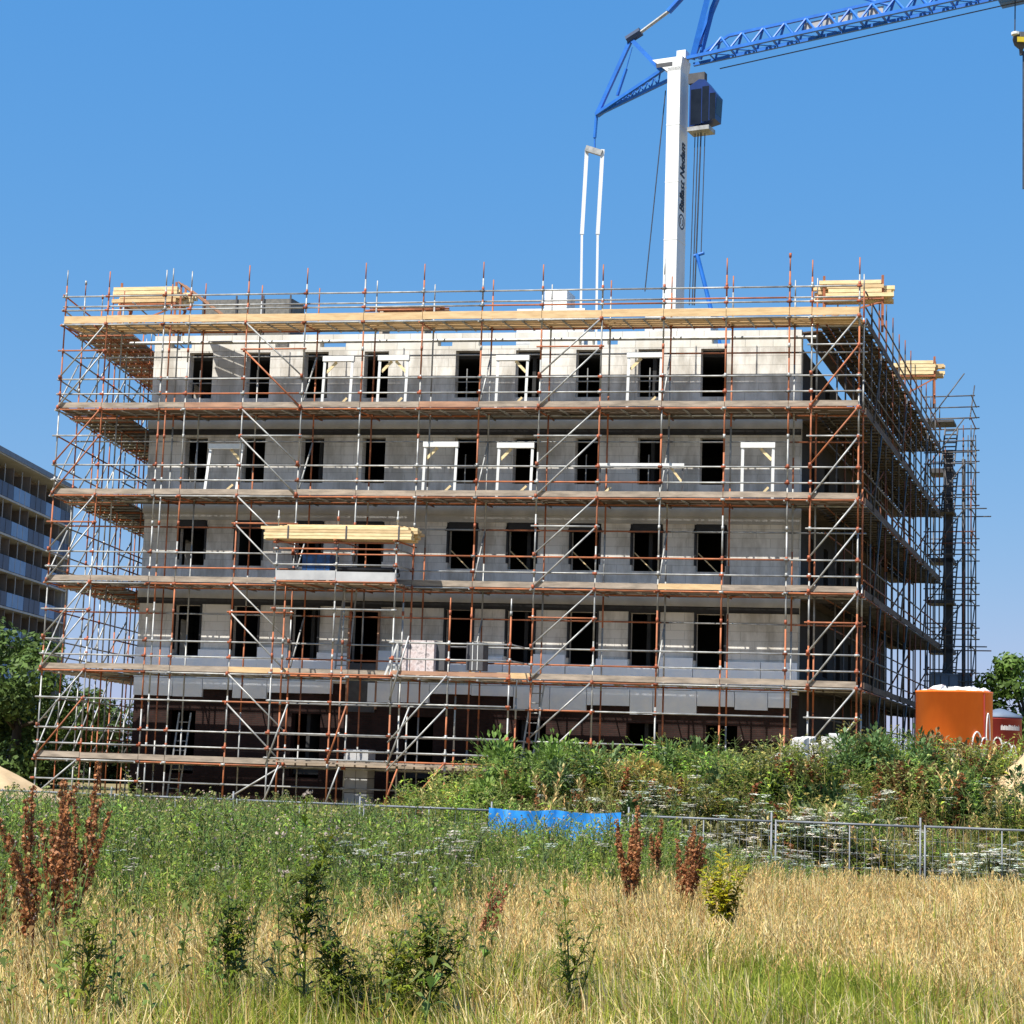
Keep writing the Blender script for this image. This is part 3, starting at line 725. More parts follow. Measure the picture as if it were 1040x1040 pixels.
for s in (15.5, 14.4):
    b = MB(); b.box((s, -1.25, 7.07), (s + .1, -.5, 7.17), M_['wood_old'], P); b.build('bearer', t)
# packs on the first floor deck
s0, s1, z0, z1, b = px_box('x', 409, 440, 650, 681, -.9, .8, M_['pink'], '', '')
crate('brick_pack', s0, s1, -.9, -.1, LV_Z[1] - .04, z1, M_['pink'], 'pinkish plastic wrapped brick pack on the projecting first floor deck', 'brick pack', 2)
s0, s1, z0, z1, b = px_box('x', 441, 451, 652, 681, -.7, .5, M_['slate'], '', '')
o = b.build('board_stack', None, loc=P(s0, -.7, LV_Z[1])); tag(o, 'dark grey upright board beside the pinkish brick pack', 'board')
s0, s1, z0, z1, b = px_box('x', 474, 490, 652, 681, -.7, .5, M_['slate'], '', '')
for q in (.3, .6): b.box((s1 + (s0 - s1) * q, -.72, z0), (s1 + (s0 - s1) * q + .02, -.702, z1), M_['white'], P)
o = b.build('board_stack', None, loc=P(s0, -.7, LV_Z[1])); tag(o, 'dark grey board pack with white joints right of the open window', 'board')
s0, s1, z0, z1, b = px_box('x', 392, 411, 655, 681, -.6, .4, M_['white'], '', '')
b = MB(); b.beam(P(s0, -.6, LV_Z[1]), P(s0 - .35, -.5, z1 + .1), .06, .06, M_['white']); b.beam(P(s0 - .35, -.6, LV_Z[1]), P(s0 - .35, -.5, z1), .06, .06, M_['zinc']); b.box((s1, -.55, LV_Z[1]), (s0 - .1, -.3, LV_Z[1] + .35), M_['white'], P)
tag(b.build('sawhorse', None, loc=P(s0, -.6, LV_Z[1])), 'pale folded sawhorse left of the pinkish brick pack', 'sawhorse')
s0, s1, z0, z1, b = px_box('x', 735, 741, 571, 592, .75, .25, M_['dark'], '', '')
b2 = MB(); b2.box((s1, .75, LV_Z[2] + .012), (s0, 1.0, LV_Z[2] + .55), M_['dark'], P); b2.box((s1 + .05, .8, LV_Z[2] + .56), (s0 - .05, .95, LV_Z[2] + .85), M_['dark'], P)
tag(b2.build('tool_bag', None, loc=P(s0, .75, LV_Z[2])), 'small black tool bag on the second floor deck near the right end', 'bag')
# block stack at the foot of the wall
o_ = P(0, -.2, 0); c_ = on_plane(358, 760, o_, U); s_ = (c_ - o_).dot(U)
t = thing('block_stack', P(s_, .4, 0), 'grey concrete block pillar standing in the dark ground floor bay', 'block stack')
for j in range(4):
    for q in (0, 1):
        b = MB(); b.box((s_ - .38 + q * .39, .15, .05 + j * .46), (s_ - .01 + q * .39, .75, .49 + j * .46), M_['concrete'], P); b.build('block', t)
# ladders
def ladder(p, q, wd, label):
    p, q = Vector(p), Vector(q); t = thing('ladder', p, label, 'ladder'); x = U * wd / 2
    for s in (-1, 1):
        b = MB(); b.beam(p + x * s, q + x * s, .05, .07, M_['zinc']); b.build('rail', t)
    n = int((q - p).length / .3)
    for j in range(1, n): b = MB(); b.tube(p.lerp(q, j / n) - x, p.lerp(q, j / n) + x, .018, M_['zinc']); b.build('rung', t)
ladder(P(16.15, .2, LV_Z[1] + .02), P(16.15, .75, LV_Z[2] + .4), .42, 'metal ladder in the dark hoist opening of the first floor')
ladder(P(10.1, .3, L0), P(9.75, .35, LV_Z[1] - .1), .36, 'grey ladder leaning in shade right of the loading bay')
ladder(P(22.1, 1.2, .1), P(21.9, 1.35, 2.9), .4, 'pale ladder in the dark ground floor bay at the left end')

# timber racks on the top deck
def timber_rack(o, dx, wd, dp, z0, zb, nz, label, tilt=0):
    """orange stacking rack with boards; o = near left foot, dx = unit vector along the boards"""
    dy = Vector((-dx.y, dx.x, 0)); F = lambda a, b, z: o + dx * a + dy * b + Vector((0, 0, z))
    t = thing('timber_rack', o + Vector((0, 0, z0)), label, 'timber rack', 'timber racks on the top deck')
    for a in (.15, wd - .15):
        for b_ in (.1, dp - .1):
            b = MB(); b.beam(F(a, b_, z0), F(a, b_, zb + nz * .14 + .15), .07, .07, M_['rust']); b.build('post', t)
        b = MB(); b.beam(F(a, 0, zb - .06), F(a, dp, zb - .06), .07, .08, M_['rust']); b.beam(F(a, 0, z0 + .3), F(a, dp, zb - .1), .05, .05, M_['rust']); b.build('crossbar', t)
    b = MB(); b.beam(F(.15, .1, z0 + .25), F(wd - .15, .1, zb - .15), .05, .05, M_['rust']); b.beam(F(.15, .05, zb - .06), F(wd - .15, .05, zb - .06), .05, .05, M_['rust']); b.build('crossbar', t)
    b = MB()
    for j in range(nz):
        n = 5
        for q in range(n):
            e0, e1 = random.uniform(-.25, .3), random.uniform(-.25, .3)
            b.box((0 + e0, dp * q / n, zb + j * .14), (wd + e1, dp * (q + 1) / n - .03, zb + j * .14 + .12), random.choice((M_['timber'], M_['timber'], M_['timber_aged'])), F)
    b.build('boards', t)
    return t
q = at(832, 300, 58.6); timber_rack(Vector((q.x, q.y, 0)), Vector((.98, -.19, 0)).normalized(), 2.15, 1.1, LV_Z[5], 16.75, 4, 'orange rack of fresh boards at the right front corner of the top deck')
q = P(.15, 14.5, 0); timber_rack(Vector((q.x - .3, q.y, 0)), Vector((.98, -.19, 0)).normalized(), 1.6, 1.1, LV_Z[5], 16.95, 4, 'orange rack of fresh boards farther back along the right side deck')
q = at(118, 300, 63.5); timber_rack(Vector((q.x, q.y, 0)), Vector((.98, -.19, 0)).normalized(), 2.3, 1.1, LV_Z[5], 17.0, 4, 'orange rack of fresh boards at the left end of the top deck')
t = thing('sloping_boards', P(23.4, 1.0, LV_Z[5]), 'reddish brown boards sloping down beside the left timber rack', 'boards')
for j in range(3):
    b = MB(); b.beam(P(22.6, .6 + .25 * j, 17.35), P(21.2, .9 + .25 * j, 16.3), .22, .04, M_['wood_red']); b.build('board', t)
b = MB(); b.beam(P(22.5, .6, LV_Z[5]), P(22.5, .6, 17.3), .06, .06, M_['rust']); b.build('support', t); b = MB(); b.beam(P(21.3, .9, LV_Z[5]), P(21.3, .9, 16.3), .06, .06, M_['rust']); b.build('support', t)
# things on the roof, seen above the toe boards
ROOF = 15.3
def roof_pts(x0, x1, y, v):
    o_ = P(0, v, 0); a, c = on_plane(x0, y, o_, U), on_plane(x1, y, o_, U); return (a - o_).dot(U), (c - o_).dot(U), (a.z + c.z) / 2
s0, s1, z1 = roof_pts(206, 297, 304, 2.9)
t = thing('netted_crate', P((s0 + s1) / 2, 3.4, ROOF), 'long low crate wrapped in dark grey netting on the roof edge', 'crate')
b = MB(); b.box((s1, 2.9, ROOF + .3), (s0, 3.9, z1), M_['net'], P); b.build('net_cover', t)
for q in (0, .3, .6, .97):
    b = MB(); b.beam(P(s1 + (s0 - s1) * q + .05, 2.87, ROOF), P(s1 + (s0 - s1) * q + .05, 2.87, z1 + .12), .06, .06, M_['slate']); b.build('post', t)
b = MB(); b.beam(P(s0, 2.87, ROOF + .2), P(s1, 2.87, ROOF + .2), .1, .1, M_['rust']); b.build('skid', t)
s0, s1, z1 = roof_pts(376, 447, 310, 2.9)
t = thing('tube_stack', P((s0 + s1) / 2, 3.2, ROOF), 'stack of rusty scaffold tubes lying on the roof edge', 'tubes')
for j in range(2):
    for q in range(5):
        b = MB(); e = random.uniform(-.3, .3); b.tube(P(s0 + e, 2.9 + q * .09, z1 - .16 + j * .09), P(s1 + e, 2.9 + q * .09, z1 - .16 + j * .09), .04, M_['rust'] if random.random() < .6 else M_['wood_red'], 7); b.build('tube', t, True)
for q in (.2, .8):
    b = MB(); x = s1 + (s0 - s1) * q; b.box((x, 2.85, ROOF), (x + .12, 3.5, z1 - .21), M_['wood_old'], P); b.build('bearer', t)
def block_pack(x0, x1, ytop, v, dp, label, name='block_pack'):
    s0, s1, z1 = roof_pts(x0, x1, ytop, v)
    t = thing(name, P((s0 + s1) / 2, v + dp / 2, ROOF), label, 'block pack', 'white block packs on the roof')
    n = max(1, round((s0 - s1) / .62)); nz = max(2, round((z1 - ROOF) / .32))
    b = MB()
    for q in range(n):
        for j in range(nz):
            a, c = s1 + (s0 - s1) * q / n, s1 + (s0 - s1) * (q + 1) / n - .012
            b.box((a, v, ROOF + .1 + (z1 - ROOF - .1) * j / nz), (c, v + dp, ROOF + .1 + (z1 - ROOF - .1) * (j + 1) / nz - .012), M_['white'], P)
    b.build('blocks', t)
    b = MB(); b.box((s1, v + .02, ROOF), (s0, v + dp - .02, ROOF + .09), M_['wood_old'], P); b.build('pallet', t)
block_pack(525, 594, 313, 3.2, 1.2, 'long low white block pack on the roof below the hanging straps')
block_pack(553, 576, 294, 4.6, 1.0, 'tall white block pack rising above the long low pack on the roof')
block_pack(655, 722, 313, 3.4, 1.2, 'low white block pack on the roof in front of the crane mast')

# ------------------------------------------------------------------ crane
CD = Vector((math.cos(R(-26)), math.sin(R(-26)), 0))            # direction of the jib in plan
CN = Vector((-CD.y, CD.x, 0))                                    # across the jib, away from the viewer
c0 = at(684, 300, 95); CP = Vector((c0.x, c0.y, 0))
def cpx(px, py, off=0.0): return on_plane(px, py, CP + CN * off, CD) 
cr_ = thing('tower_crane', CP, 'blue and white tower crane rising behind the building with its jib to the upper right', 'crane')
mtop = cpx(689, 72).z
def CF(a, b, z): return CP + CD * a + CN * b + Vector((0, 0, z))
hw, hn = .36, .62
b = MB(); b.box((-hw, -hn, 1.0), (hw, hn, mtop), M_['cream'], CF)
b.hexa([CF(-hw, -hn, mtop - .2), CF(hw, -hn, mtop - .2), CF(hw, hn, mtop - .2), CF(-hw, hn, mtop - .2), CF(-1.25, -hn, mtop + .55), CF(hw + .1, -hn, mtop + .55), CF(hw + .1, hn, mtop + .55), CF(-1.25, hn, mtop + .55)], M_['cream'])
b.box((.0, -.3, mtop + .55), (.5, .3, mtop + 1.0), M_['cream'], CF)
mast = b.build('mast', cr_)
b = MB(); b.box((-1.0, -hn - .012, mtop + .08), (-.1, -hn - .002, mtop + .30), M_['slate'], CF); b.build('nameplate', mast)
b = MB(); b.box((-1.9, -1.9, .1), (1.9, 1.9, 1.0), M_['blue'], CF); b.box((-4.2, -1.2, 1.0), (-2.0, 1.2, 2.6), M_['concrete'], CF); b.box((-4.2, -1.0, .85), (0, 1.0, 1.0), M_['blue'], CF); b.build('slewing_base', cr_)
for z_ in np.arange(4, mtop - 1, 3.1):
    b = MB(); b.box((-hw - .012, -hn - .012, z_), (hw + .012, hn + .012, z_ + .07), M_['cream'], CF); b.build('seam_band', mast)
for sg in (-.17, .17):
    b = MB(); b.box((-hw - .22, .2 + sg - .02, 1.0), (-hw - .18, .2 + sg + .02, mtop), M_['zinc'], CF); b.build('ladder_rail', mast)
# lettering on the shaded side of the mast
def lettering(body, size, origin, xdir, ydir, m, parent, name, shear=0, bold=0.0):
    cu = bpy.data.curves.new(name, 'FONT'); cu.body = body; cu.size = size; cu.align_x = 'LEFT'; cu.align_y = 'CENTER'; cu.shear = shear; cu.offset = bold; cu.extrude = .004
    o = bpy.data.objects.new(name, cu); COL.objects.link(o); cu.materials.append(m)
    zd = xdir.cross(ydir); mm = Matrix((xdir, ydir, zd)).transposed().to_4x4(); mm.translation = Vector(origin) - world_loc(parent)
    o.parent = parent; o.matrix_parent_inverse = Matrix(); o.matrix_local = mm
    bpy.context.view_layer.update()
    me = bpy.data.meshes.new_from_object(o.evaluated_get(bpy.context.evaluated_depsgraph_get())); me.name = name
    o2 = bpy.data.objects.new(name, me); COL.objects.link(o2); o2.parent = parent; o2.matrix_local = mm
    bpy.data.objects.remove(o)
    return o2, me
zA, zB = cpx(697, 215).z, cpx(697, 146).z
face = CP + CD * (hw + .006)
o2, me = lettering('Ballast Nedam', 1.0, face, Vector((0, 0, 1)), -CN, M_['ink'], mast, 'lettering', .2, 0.0)
xs = [v.co.x for v in me.vertices]; L = max(xs) - min(xs); kx = (zB - zA) / L
for v in me.vertices: v.co.x *= kx; v.co.y *= .92
o2.location = face + Vector((0, 0, zA)) - world_loc(mast)
for q_ in (-.03, .03):                                              # heavy strokes
    o3 = o2.copy(); COL.objects.link(o3); o3.parent = mast; o3.location = o2.location + CN * q_ * .6 + Vector((0, 0, q_)) + CD * .003
b = MB()
zc = (cpx(696, 233).z + cpx(696, 217).z) / 2
for r0, r1 in ((.42, .34), (.22, .15)):
    n = 22
    for j in range(n):
        if r0 < .3 and j in (3, 4, 5, 14, 15, 16): continue
        q = []
        for t, r in ((j, r0), (j + 1, r0), (j + 1, r1), (j, r1)): q.append(face + CN * (r * math.cos(2 * math.pi * t / n)) + Vector((0, 0, zc + r * math.sin(2 * math.pi * t / n))) + CD * .004)
        b.poly(q[::-1], M_['ink'])
b.build('emblem', mast)
# jib lattice
J0, J1 = cpx(712, 60), cpx(1004, -4); jd = (J1 - J0).normalized(); jl = 30.0
ju = jd.cross(-CN).normalized(); ju = ju if ju.z > 0 else -ju
def JF(a, b, h): return J0 + jd * a + CN * b + ju * h
jib = MB(); H, Wj = .95, .5
for b_ in (-Wj, Wj): jib.beam(JF(-.6, b_, 0), JF(jl, b_, 0), .17, .17, M_['blue'])
jib.beam(JF(1.6, 0, H), JF(jl, 0, H), .15, .15, M_['blue'])
jib.beam(JF(-.3, 0, .15), JF(1.6, 0, H), .14, .14, M_['blue'])
n = 26
for j in range(n):
    a0, a1 = .6 + j * jl / n, .6 + (j + 1) * jl / n; am = (a0 + a1) / 2
    if a1 > jl: break
    for b_ in (-Wj, Wj):
        jib.tube(JF(a0, b_, 0), JF(am, 0, H), .065, M_['blue'], 6); jib.tube(JF(am, 0, H), JF(a1, b_, 0), .065, M_['blue'], 6)
    jib.tube(JF(a0, -Wj, 0), JF(a0, Wj, 0), .04, M_['blue']); jib.tube(JF(a0, -Wj, 0), JF(a1, Wj, 0), .035, M_['blue'])
jo = jib.build('jib', cr_)
b = MB()
for (x0, x1) in ((817, 839), (836, 853), (852, 871), (872, 886), (884, 903)):
    p0 = (cpx(x0, 45) - J0).dot(jd); p1 = (cpx(x1, 40) - J0).dot(jd)
    b.hexa([JF(p0, .06, .26), JF(p1 - .25, .06, .26), JF(p1 - .25, .08, .26), JF(p0, .08, .26), JF(p0 + .06, .06, .74), JF(p1 - .16, .06, .74), JF(p1 - .16, .08, .74), JF(p0 + .06, .08, .74)], M_['pale_trim'])
o_ = b.build('banner', jo); o_['label'] = 'white banner panels behind the lattice'
b = MB(); b.tube(JF(1.0, 0, -.75), JF(jl, 0, -.55), .03, M_['cable']); b.build('trolley_rope', jo)
# A-frame, rear linkage
apex = cpx(741, -55)
b = MB()
for o in (-.45, .45): b.beam(cpx(703, 60, o * .9), apex + CN * o * .3 + CD * o, .3, .2, M_['blue']); 
b.beam(cpx(711, 60, .3), cpx(727, -2, .3), .22, .2, M_['blue']); b.tube(cpx(706, 48), cpx(713, 46), .07, M_['blue'])
b.build('jib_mast', cr_)
b = MB(); b.tube(apex, J0 + jd * 20 + ju * H, .06, M_['blue'], 8); b.tube(cpx(860, -6), cpx(905, 6), .07, M_['blue'], 8); b.build('pendant', cr_)
pA, pB, pC = cpx(677, 70), cpx(606, 117), cpx(641, 40)
b = MB(); up = Vector((0, 0, 1))
for o in (-.35, .35): b.beam(cpx(680, 66, o), pB + CN * o * .4, .16, .16, M_['blue'])
lo0 = cpx(682, 80); b.beam(lo0, pB, .16, .16, M_['blue'])
for j in range(1, 10):
    t0, t1 = j / 11, (j + 1) / 11
    b.tube(pA.lerp(pB, t0), lo0.lerp(pB, t1), .045, M_['blue']); b.tube(lo0.lerp(pB, t1), pA.lerp(pB, t1), .045, M_['blue'])
b.build('rear_lattice', cr_)
b = MB(); b.beam(pC, cpx(672, 72), .24, .22, M_['blue']); b.beam(pB, pC, .2, .2, M_['blue']); b.tube(cpx(627, 97), cpx(636, 70), .09, M_['blue'], 8); b.tube(cpx(636, 70), cpx(642, 48), .03, M_['blue'], 6); b.build('rear_strut', cr_)
b = MB(); b.tube(pC, cpx(680, 11), .1, M_['zinc'], 8); b.tube(cpx(679, 12), apex, .17, M_['blue'], 8); b.tube(cpx(637, 41), cpx(651, 32), .26, M_['balc_dark'], 8); b.build('ram', cr_)
yk = cpx(604, 150); b = MB(); b.tube(pB, cpx(604, 140), .09, M_['blue'], 8); b.tube(cpx(604, 140), yk, .05, M_['blue'], 6)
b.beam(cpx(596, 151), cpx(612, 156), .35, .3, M_['zinc']); b.build('yoke', cr_)
for xa, xb, xe in ((596, 591, 588), (612, 607, 604)):
    a, c = cpx(xa, 152), cpx(xb, 238); b = MB(); b.beam(a, c, .2, .14, M_['cream']); dd = (cpx(xe + 2, 305) - c).normalized(); tt = (c.z - 2.6) / -dd.z
    b.beam(c, c + dd * tt, .12, .1, M_['cream']); b.build('guy_bar', cr_)
# cab
ca = thing('x', CP, 'x', 'x'); bpy.data.objects.remove(ca)
q0, q1 = cpx(703, 132), cpx(732, 84); A0, A1 = (q0 - CP).dot(CD), (q1 - CP).dot(CD); z0, z1 = q0.z, q1.z
b = MB(); dn = .5
prof = [(A0, z0), (A0, z1 - .15), (A0 + .5, z1 + .15), (A0 + (A1 - A0) * .55, z1 + .1), (A1 - .05, z1 - .75), (A1 - .12, z0 + .3)]
i = len(b.v)
for sgn in (-1, 1): b.v += [CP + CD * a + CN * dn * sgn + Vector((0, 0, z)) for a, z in prof]
n = len(prof); k = b.mi(mat('cab_blue', (.010, .035, .17), (.008, .03, .13), 2, .35))
b.f.append(tuple(range(n))[::-1]); b.m.append(k); b.f.append(tuple(range(n, 2 * n))); b.m.append(k)
for j in range(n): b.f.append((j, (j + 1) % n, n + (j + 1) % n, n + j)); b.m.append(k)
cab = b.build('cab', cr_)
def cab_q(a, z): return CP + CD * a - CN * (dn + .012) + Vector((0, 0, z))
b = MB()
for a0, a1, zz0, zz1 in ((.05, .43, .10, 2.2), (.46, .70, .22, 2.3), (.73, .94, .30, 1.85)):
    x0, x1 = A0 + (A1 - A0) * a0, A0 + (A1 - A0) * a1; hgt = (z1 - z0)
    b.poly([cab_q(x0, z0 + hgt * zz0 / 2.6), cab_q(x1, z0 + hgt * zz0 / 2.6), cab_q(x1, z0 + hgt * zz1 / 2.6), cab_q(x0, z0 + hgt * zz1 / 2.6)], M_['glass'])
e = CD * .012
b.poly([CP + CD * (A1 - .11) + e - CN * .4 + Vector((0, 0, z0 + .6)), CP + CD * (A1 - .11) + e + CN * .4 + Vector((0, 0, z0 + .6)), CP + CD * (A1 - .06) + e + CN * .4 + Vector((0, 0, z1 - .9)), CP + CD * (A1 - .06) + e - CN * .4 + Vector((0, 0, z1 - .9))], M_['glass'])
b.build('window', cab)
b = MB(); b.box((A0 - .1, -.5, z0 - .22), (A0 + 1.1, .5, z0), M_['zinc'], CF); b.build('cab_floor', cab); b = MB(); b.box((A0 - .2, -.2, z1 + .1), (A0 + .7, .2, z1 + .65), M_['slate'], CF); b.build('cab_bracket', cab)
b = MB()
for (xa, ya, xb, yb, r) in ((706, 135, 700, 310, .025), (712, 135, 705, 310, .04), (716, 135, 712, 258, .025), (709, 135, 703, 310, .03)): b.tube(cpx(xa, ya), cpx(xb, yb), r, M_['cable'])
b.build('hoist_rope', cr_)
b = MB(); b.tube(cpx(676, 92, .7), cpx(655, 296, .7), .03, M_['cable']); b.build('stay_rope', cr_)
b = MB(); e_ = cpx(723, 318); s_ = cpx(708, 258); b.tube(s_, s_ + (e_ - s_) * 3.2, .11, M_['blue'], 8); b.tube(cpx(705, 260), cpx(715, 257), .09, M_['blue'], 8); b.build('mast_prop', cr_)
# trolley and hook at the right edge of the photo
aT = (cpx(1030, -2) - J0).dot(jd)
b = MB(); b.hexa([JF(aT - .7, -.6, -.55), JF(aT + .7, -.6, -.55), JF(aT + .7, .6, -.55), JF(aT - .7, .6, -.55), JF(aT - .8, -.6, -.12), JF(aT + .8, -.6, -.12), JF(aT + .8, .6, -.12), JF(aT - .8, .6, -.12)], M_['blue'])
trol = b.build('trolley', cr_)
h0 = cpx(1037, 40)
b = MB()
for q in (-.3, .3): b.tube(cpx(1030, 0) + CD * (q + .35), h0 + CD * q, .03, M_['cable'])
b.build('hoist_rope', trol)
b = MB(); b.lathe([(.05, .35), (.38, .25), (.42, 0), (.34, -.25), (.1, -.5), (.08, -.8)], h0, M_['slate'], 10); b.tube(h0 + Vector((-.36, -.3, .1)), h0 + Vector((-.36, -.3, .22)), .2, M_['white'], 8)
b.box((h0.x - .3, h0.y - .45, h0.z - .3), (h0.x + .4, h0.y - .40, h0.z - .05), mat('yellow_mark', (.6, .45, .03), None, 2, .5)); hk = b.build('hook_block', trol)
b = MB(); b.tube(h0 + Vector((.12, 0, -.6)), cpx(1039.5, 192), .05, M_['cable']); b.build('chain', hk)

# ------------------------------------------------------------------ tanks
def tank(px0, px1, ytop, Yd, m, label, cat='tank', lid=None):
    a, c = at(px0, ytop, Yd), at(px1, ytop, Yd); r = (c.x - a.x) / 2; ctr = Vector(((a.x + c.x) / 2, Yd, 0)); zt_ = (a.z + c.z) / 2; zg = float(height(ctr.x, ctr.y)) - .05
    t = thing('round_tank', (ctr.x, ctr.y, zg), label, cat)
    b = MB(); b.lathe([(r * .985, zg), (r, zg + .05), (r, zt_ - .06), (r * 1.012, zt_ - .055), (r * 1.012, zt_), (r * .96, zt_), (r * .96, zt_ - .5), (0.01, zt_ - .5)], (ctr.x, ctr.y, 0), m, 56); o = b.build('shell', t, True)
    return t, ctr, r, zt_
t, ctr, r, zt_ = tank(931, 1007, 702.5, 50, M_['orange'], 'bright orange open tank heaped with white waste on the mound')
b = MB(); rr = random.Random(4)
for j in range(18):
    a = rr.uniform(0, 6.28); q = r * .70 * math.sqrt(rr.random()); sz = rr.uniform(.16, .34)
    c = Vector((ctr.x + q * math.cos(a), ctr.y + q * math.sin(a), zt_ - .10 + rr.uniform(0, .10)))
    rings = [[c + Vector((sz * q_ * math.cos(i_ * .9 + a + z_) * rr.uniform(.8, 1.25), sz * q_ * math.sin(i_ * .9 + a + z_) * rr.uniform(.8, 1.25), sz * z_ + rr.uniform(-.03, .03))) for i_ in range(7)] for q_, z_ in ((1, -.3), (.95, .15), (.6, .5))]
    for u_ in range(2):
        for i_ in range(7): b.poly([rings[u_][i_], rings[u_][(i_ + 1) % 7], rings[u_ + 1][(i_ + 1) % 7], rings[u_ + 1][i_]], M_['white'])
    b.poly(rings[2], M_['white'])
tag(b.build('waste_heap', None, loc=(ctr.x, ctr.y, zt_ - .2)), 'white crumpled sheeting and foam waste filling the orange tank', 'waste')
b = MB(); ja = math.atan2(-.80, .60)
b.tube((ctr.x + r * math.cos(ja) * 1.004, ctr.y + r * math.sin(ja) * 1.004, 1.0), (ctr.x + r * math.cos(ja) * 1.004, ctr.y + r * math.sin(ja) * 1.004, zt_ - .06), .022, M_['maroon'], 6); b.build('seam', t)
t2, c2, r2, z2 = tank(994, 1037, 729, 52.5, M_['maroon'], 'dark red round tank with grey conical lid, half behind the orange tank')
b = MB(); b.lathe([(r2 * 1.04, z2 + .002), (r2 * 1.04, z2 + .05), (.12, z2 + .24), (.01, z2 + .26)], (c2.x, c2.y, 0), M_['greybox'], 40); b.build('lid', t2, True)
def on_tank(c, r, px, z, e=.012):
    """angle on the drum where the column px is seen"""
    rr = ray(px, 735); d = Vector((rr.x, rr.y, 0)).normalized(); m_ = Vector((c.x, c.y, 0)); bq = m_.dot(d); h = m_.length_squared - bq * bq
    return math.atan2(*reversed(((d * (bq - math.sqrt(max(r * r - h, 0))) - m_).x, (d * (bq - math.sqrt(max(r * r - h, 0))) - m_).y)))
b = MB(); rr = random.Random(9)
zt1 = at(1026, 739, 51.5).z
th0, th1 = on_tank(c2, r2, 1016.5, 0), on_tank(c2, r2, 1035, 0)
k = 0; a = th0
while a < th1:                                                   # a line of small pale characters, too small to read
    wv = rr.uniform(.018, .032); hh = rr.uniform(.10, .15)
    q = [(a, 0), (a + wv, 0), (a + wv, hh), (a, hh)]
    b.poly([(c2.x + (r2 + .008) * math.cos(t_), c2.y + (r2 + .008) * math.sin(t_), zt1 - .06 + z_) for t_, z_ in q], M_['white']); a += wv + .016
b.build('lettering', t2)
def arc(b, c, r, th, z, w_, h_, n=10):
    pts = [Vector((c.x + (r + .015) * math.cos(th + w_ / r * math.cos(math.pi * j / n)), c.y + (r + .015) * math.sin(th + w_ / r * math.cos(math.pi * j / n)), z + h_ * math.sin(math.pi * j / n))) for j in range(n + 1)]
    for p, q in zip(pts[:-1], pts[1:]): b.tube(p, q, .022, M_['white'], 5)
b = MB()
for px_, w_, h_, dz in ((1013, .12, .22, .0), (1022, .14, .2, -.12), (1029, .10, .3, -.3)): arc(b, c2, r2, on_tank(c2, r2, px_, 0), at(px_, 757, 51.6).z + dz, w_, h_)
b.build('emblem', t2)
b = MB()
for px_, w_, h_, yy in ((992, .14, .34, 757), (1000, .16, .22, 758), (1003, .09, .7, 752)): arc(b, ctr, r, on_tank(ctr, r, px_, 0), at(px_, yy, 49.4).z, w_, h_)
b.build('emblem', t)

# ------------------------------------------------------------------ tower flats at the left
AX0, AD = Vector((-38.4, 140, 0)), Vector((.045, .999, 0)).normalized(); AN = Vector((AD.y, -AD.x, 0))
def AF(a, b, z): return AX0 + AD * a + AN * b + Vector((0, 0, z))  # a along the front, b outwards
af = thing('block_of_flats', AF(0, -6, 0), 'long grey block of flats with blue balcony panels at the left edge', 'building')
A_0, A_1 = -15.0, 18.0
b = MB(); b.box((A_0, -12, 0), (A_1, -1.5, 23.2), M_['flat_wall'], AF); b.build('wall', af)
b = MB(); b.box((A_0, -12.3, 23.2), (A_1 + .3, .35, 23.75), M_['pale_trim'], AF); b.build('roof', af)
b = MB(); b.box((A_0, .352, 23.3), (A_1 + .3, .42, 23.7), M_['greybox'], AF); b.build('roof_edge', af)
b = MB(); b.box((A_1 + .02, -12, 0), (A_1 + .3, .2, 23.2), M_['pale_trim'], AF); b.build('end_wall', af)
for k in range(7):
    z = 23.0 - 2.72 * (k + 1)
    b = MB(); b.box((A_0, -1.5, z - .16), (A_1, .12, z), M_['pale_trim'], AF); b.build('gallery_slab', af)
    a = A_0; j = 0
    while a < A_1 - .1:
        e = min(A_1, a + 4.3); light = j % 2 == 0
        b = MB(); b.box((a + .04, .0, z + .05), (e - .04, .06, z + 1.12), M_['balc_light'] if light else M_['balc_dark'], AF)
        for q in (1.4, 2.8): b.box((a + q, .062, z + .05), (min(a + q + .07, e - .05), .075, z + 1.12), M_['pale_trim'] if light else M_['slate'], AF)
        b.build('balcony_panel', af)
        b = MB(); b.box((a, -1.48, z + .001), (a + .14, -.05, z + 2.5), M_['flat_wall'], AF); b.build('balcony_divider', af)
        b = MB(); b.box((a + 2.1, -.06, z + .001), (a + 2.18, -.01, z + 2.54), M_['pale_trim'], AF); b.build('balcony_post', af)
        a = e; j += 1
    rr = random.Random(k); a = A_0 + .5
    while a < A_1 - 1.2:
        e = rr.choice((1.2, 1.6, 2.1)); b = MB()
        b.box((a, -1.49, z + .1), (a + e, -1.45, z + 2.3), M_['glass'] if rr.random() < .6 else M_['curtain'], AF)
        b.box((a + e * .5 - .04, -1.449, z + .1), (a + e * .5 + .04, -1.43, z + 2.3), M_['pale_trim'], AF); b.build('window', af); a += e + rr.uniform(.35, .8)

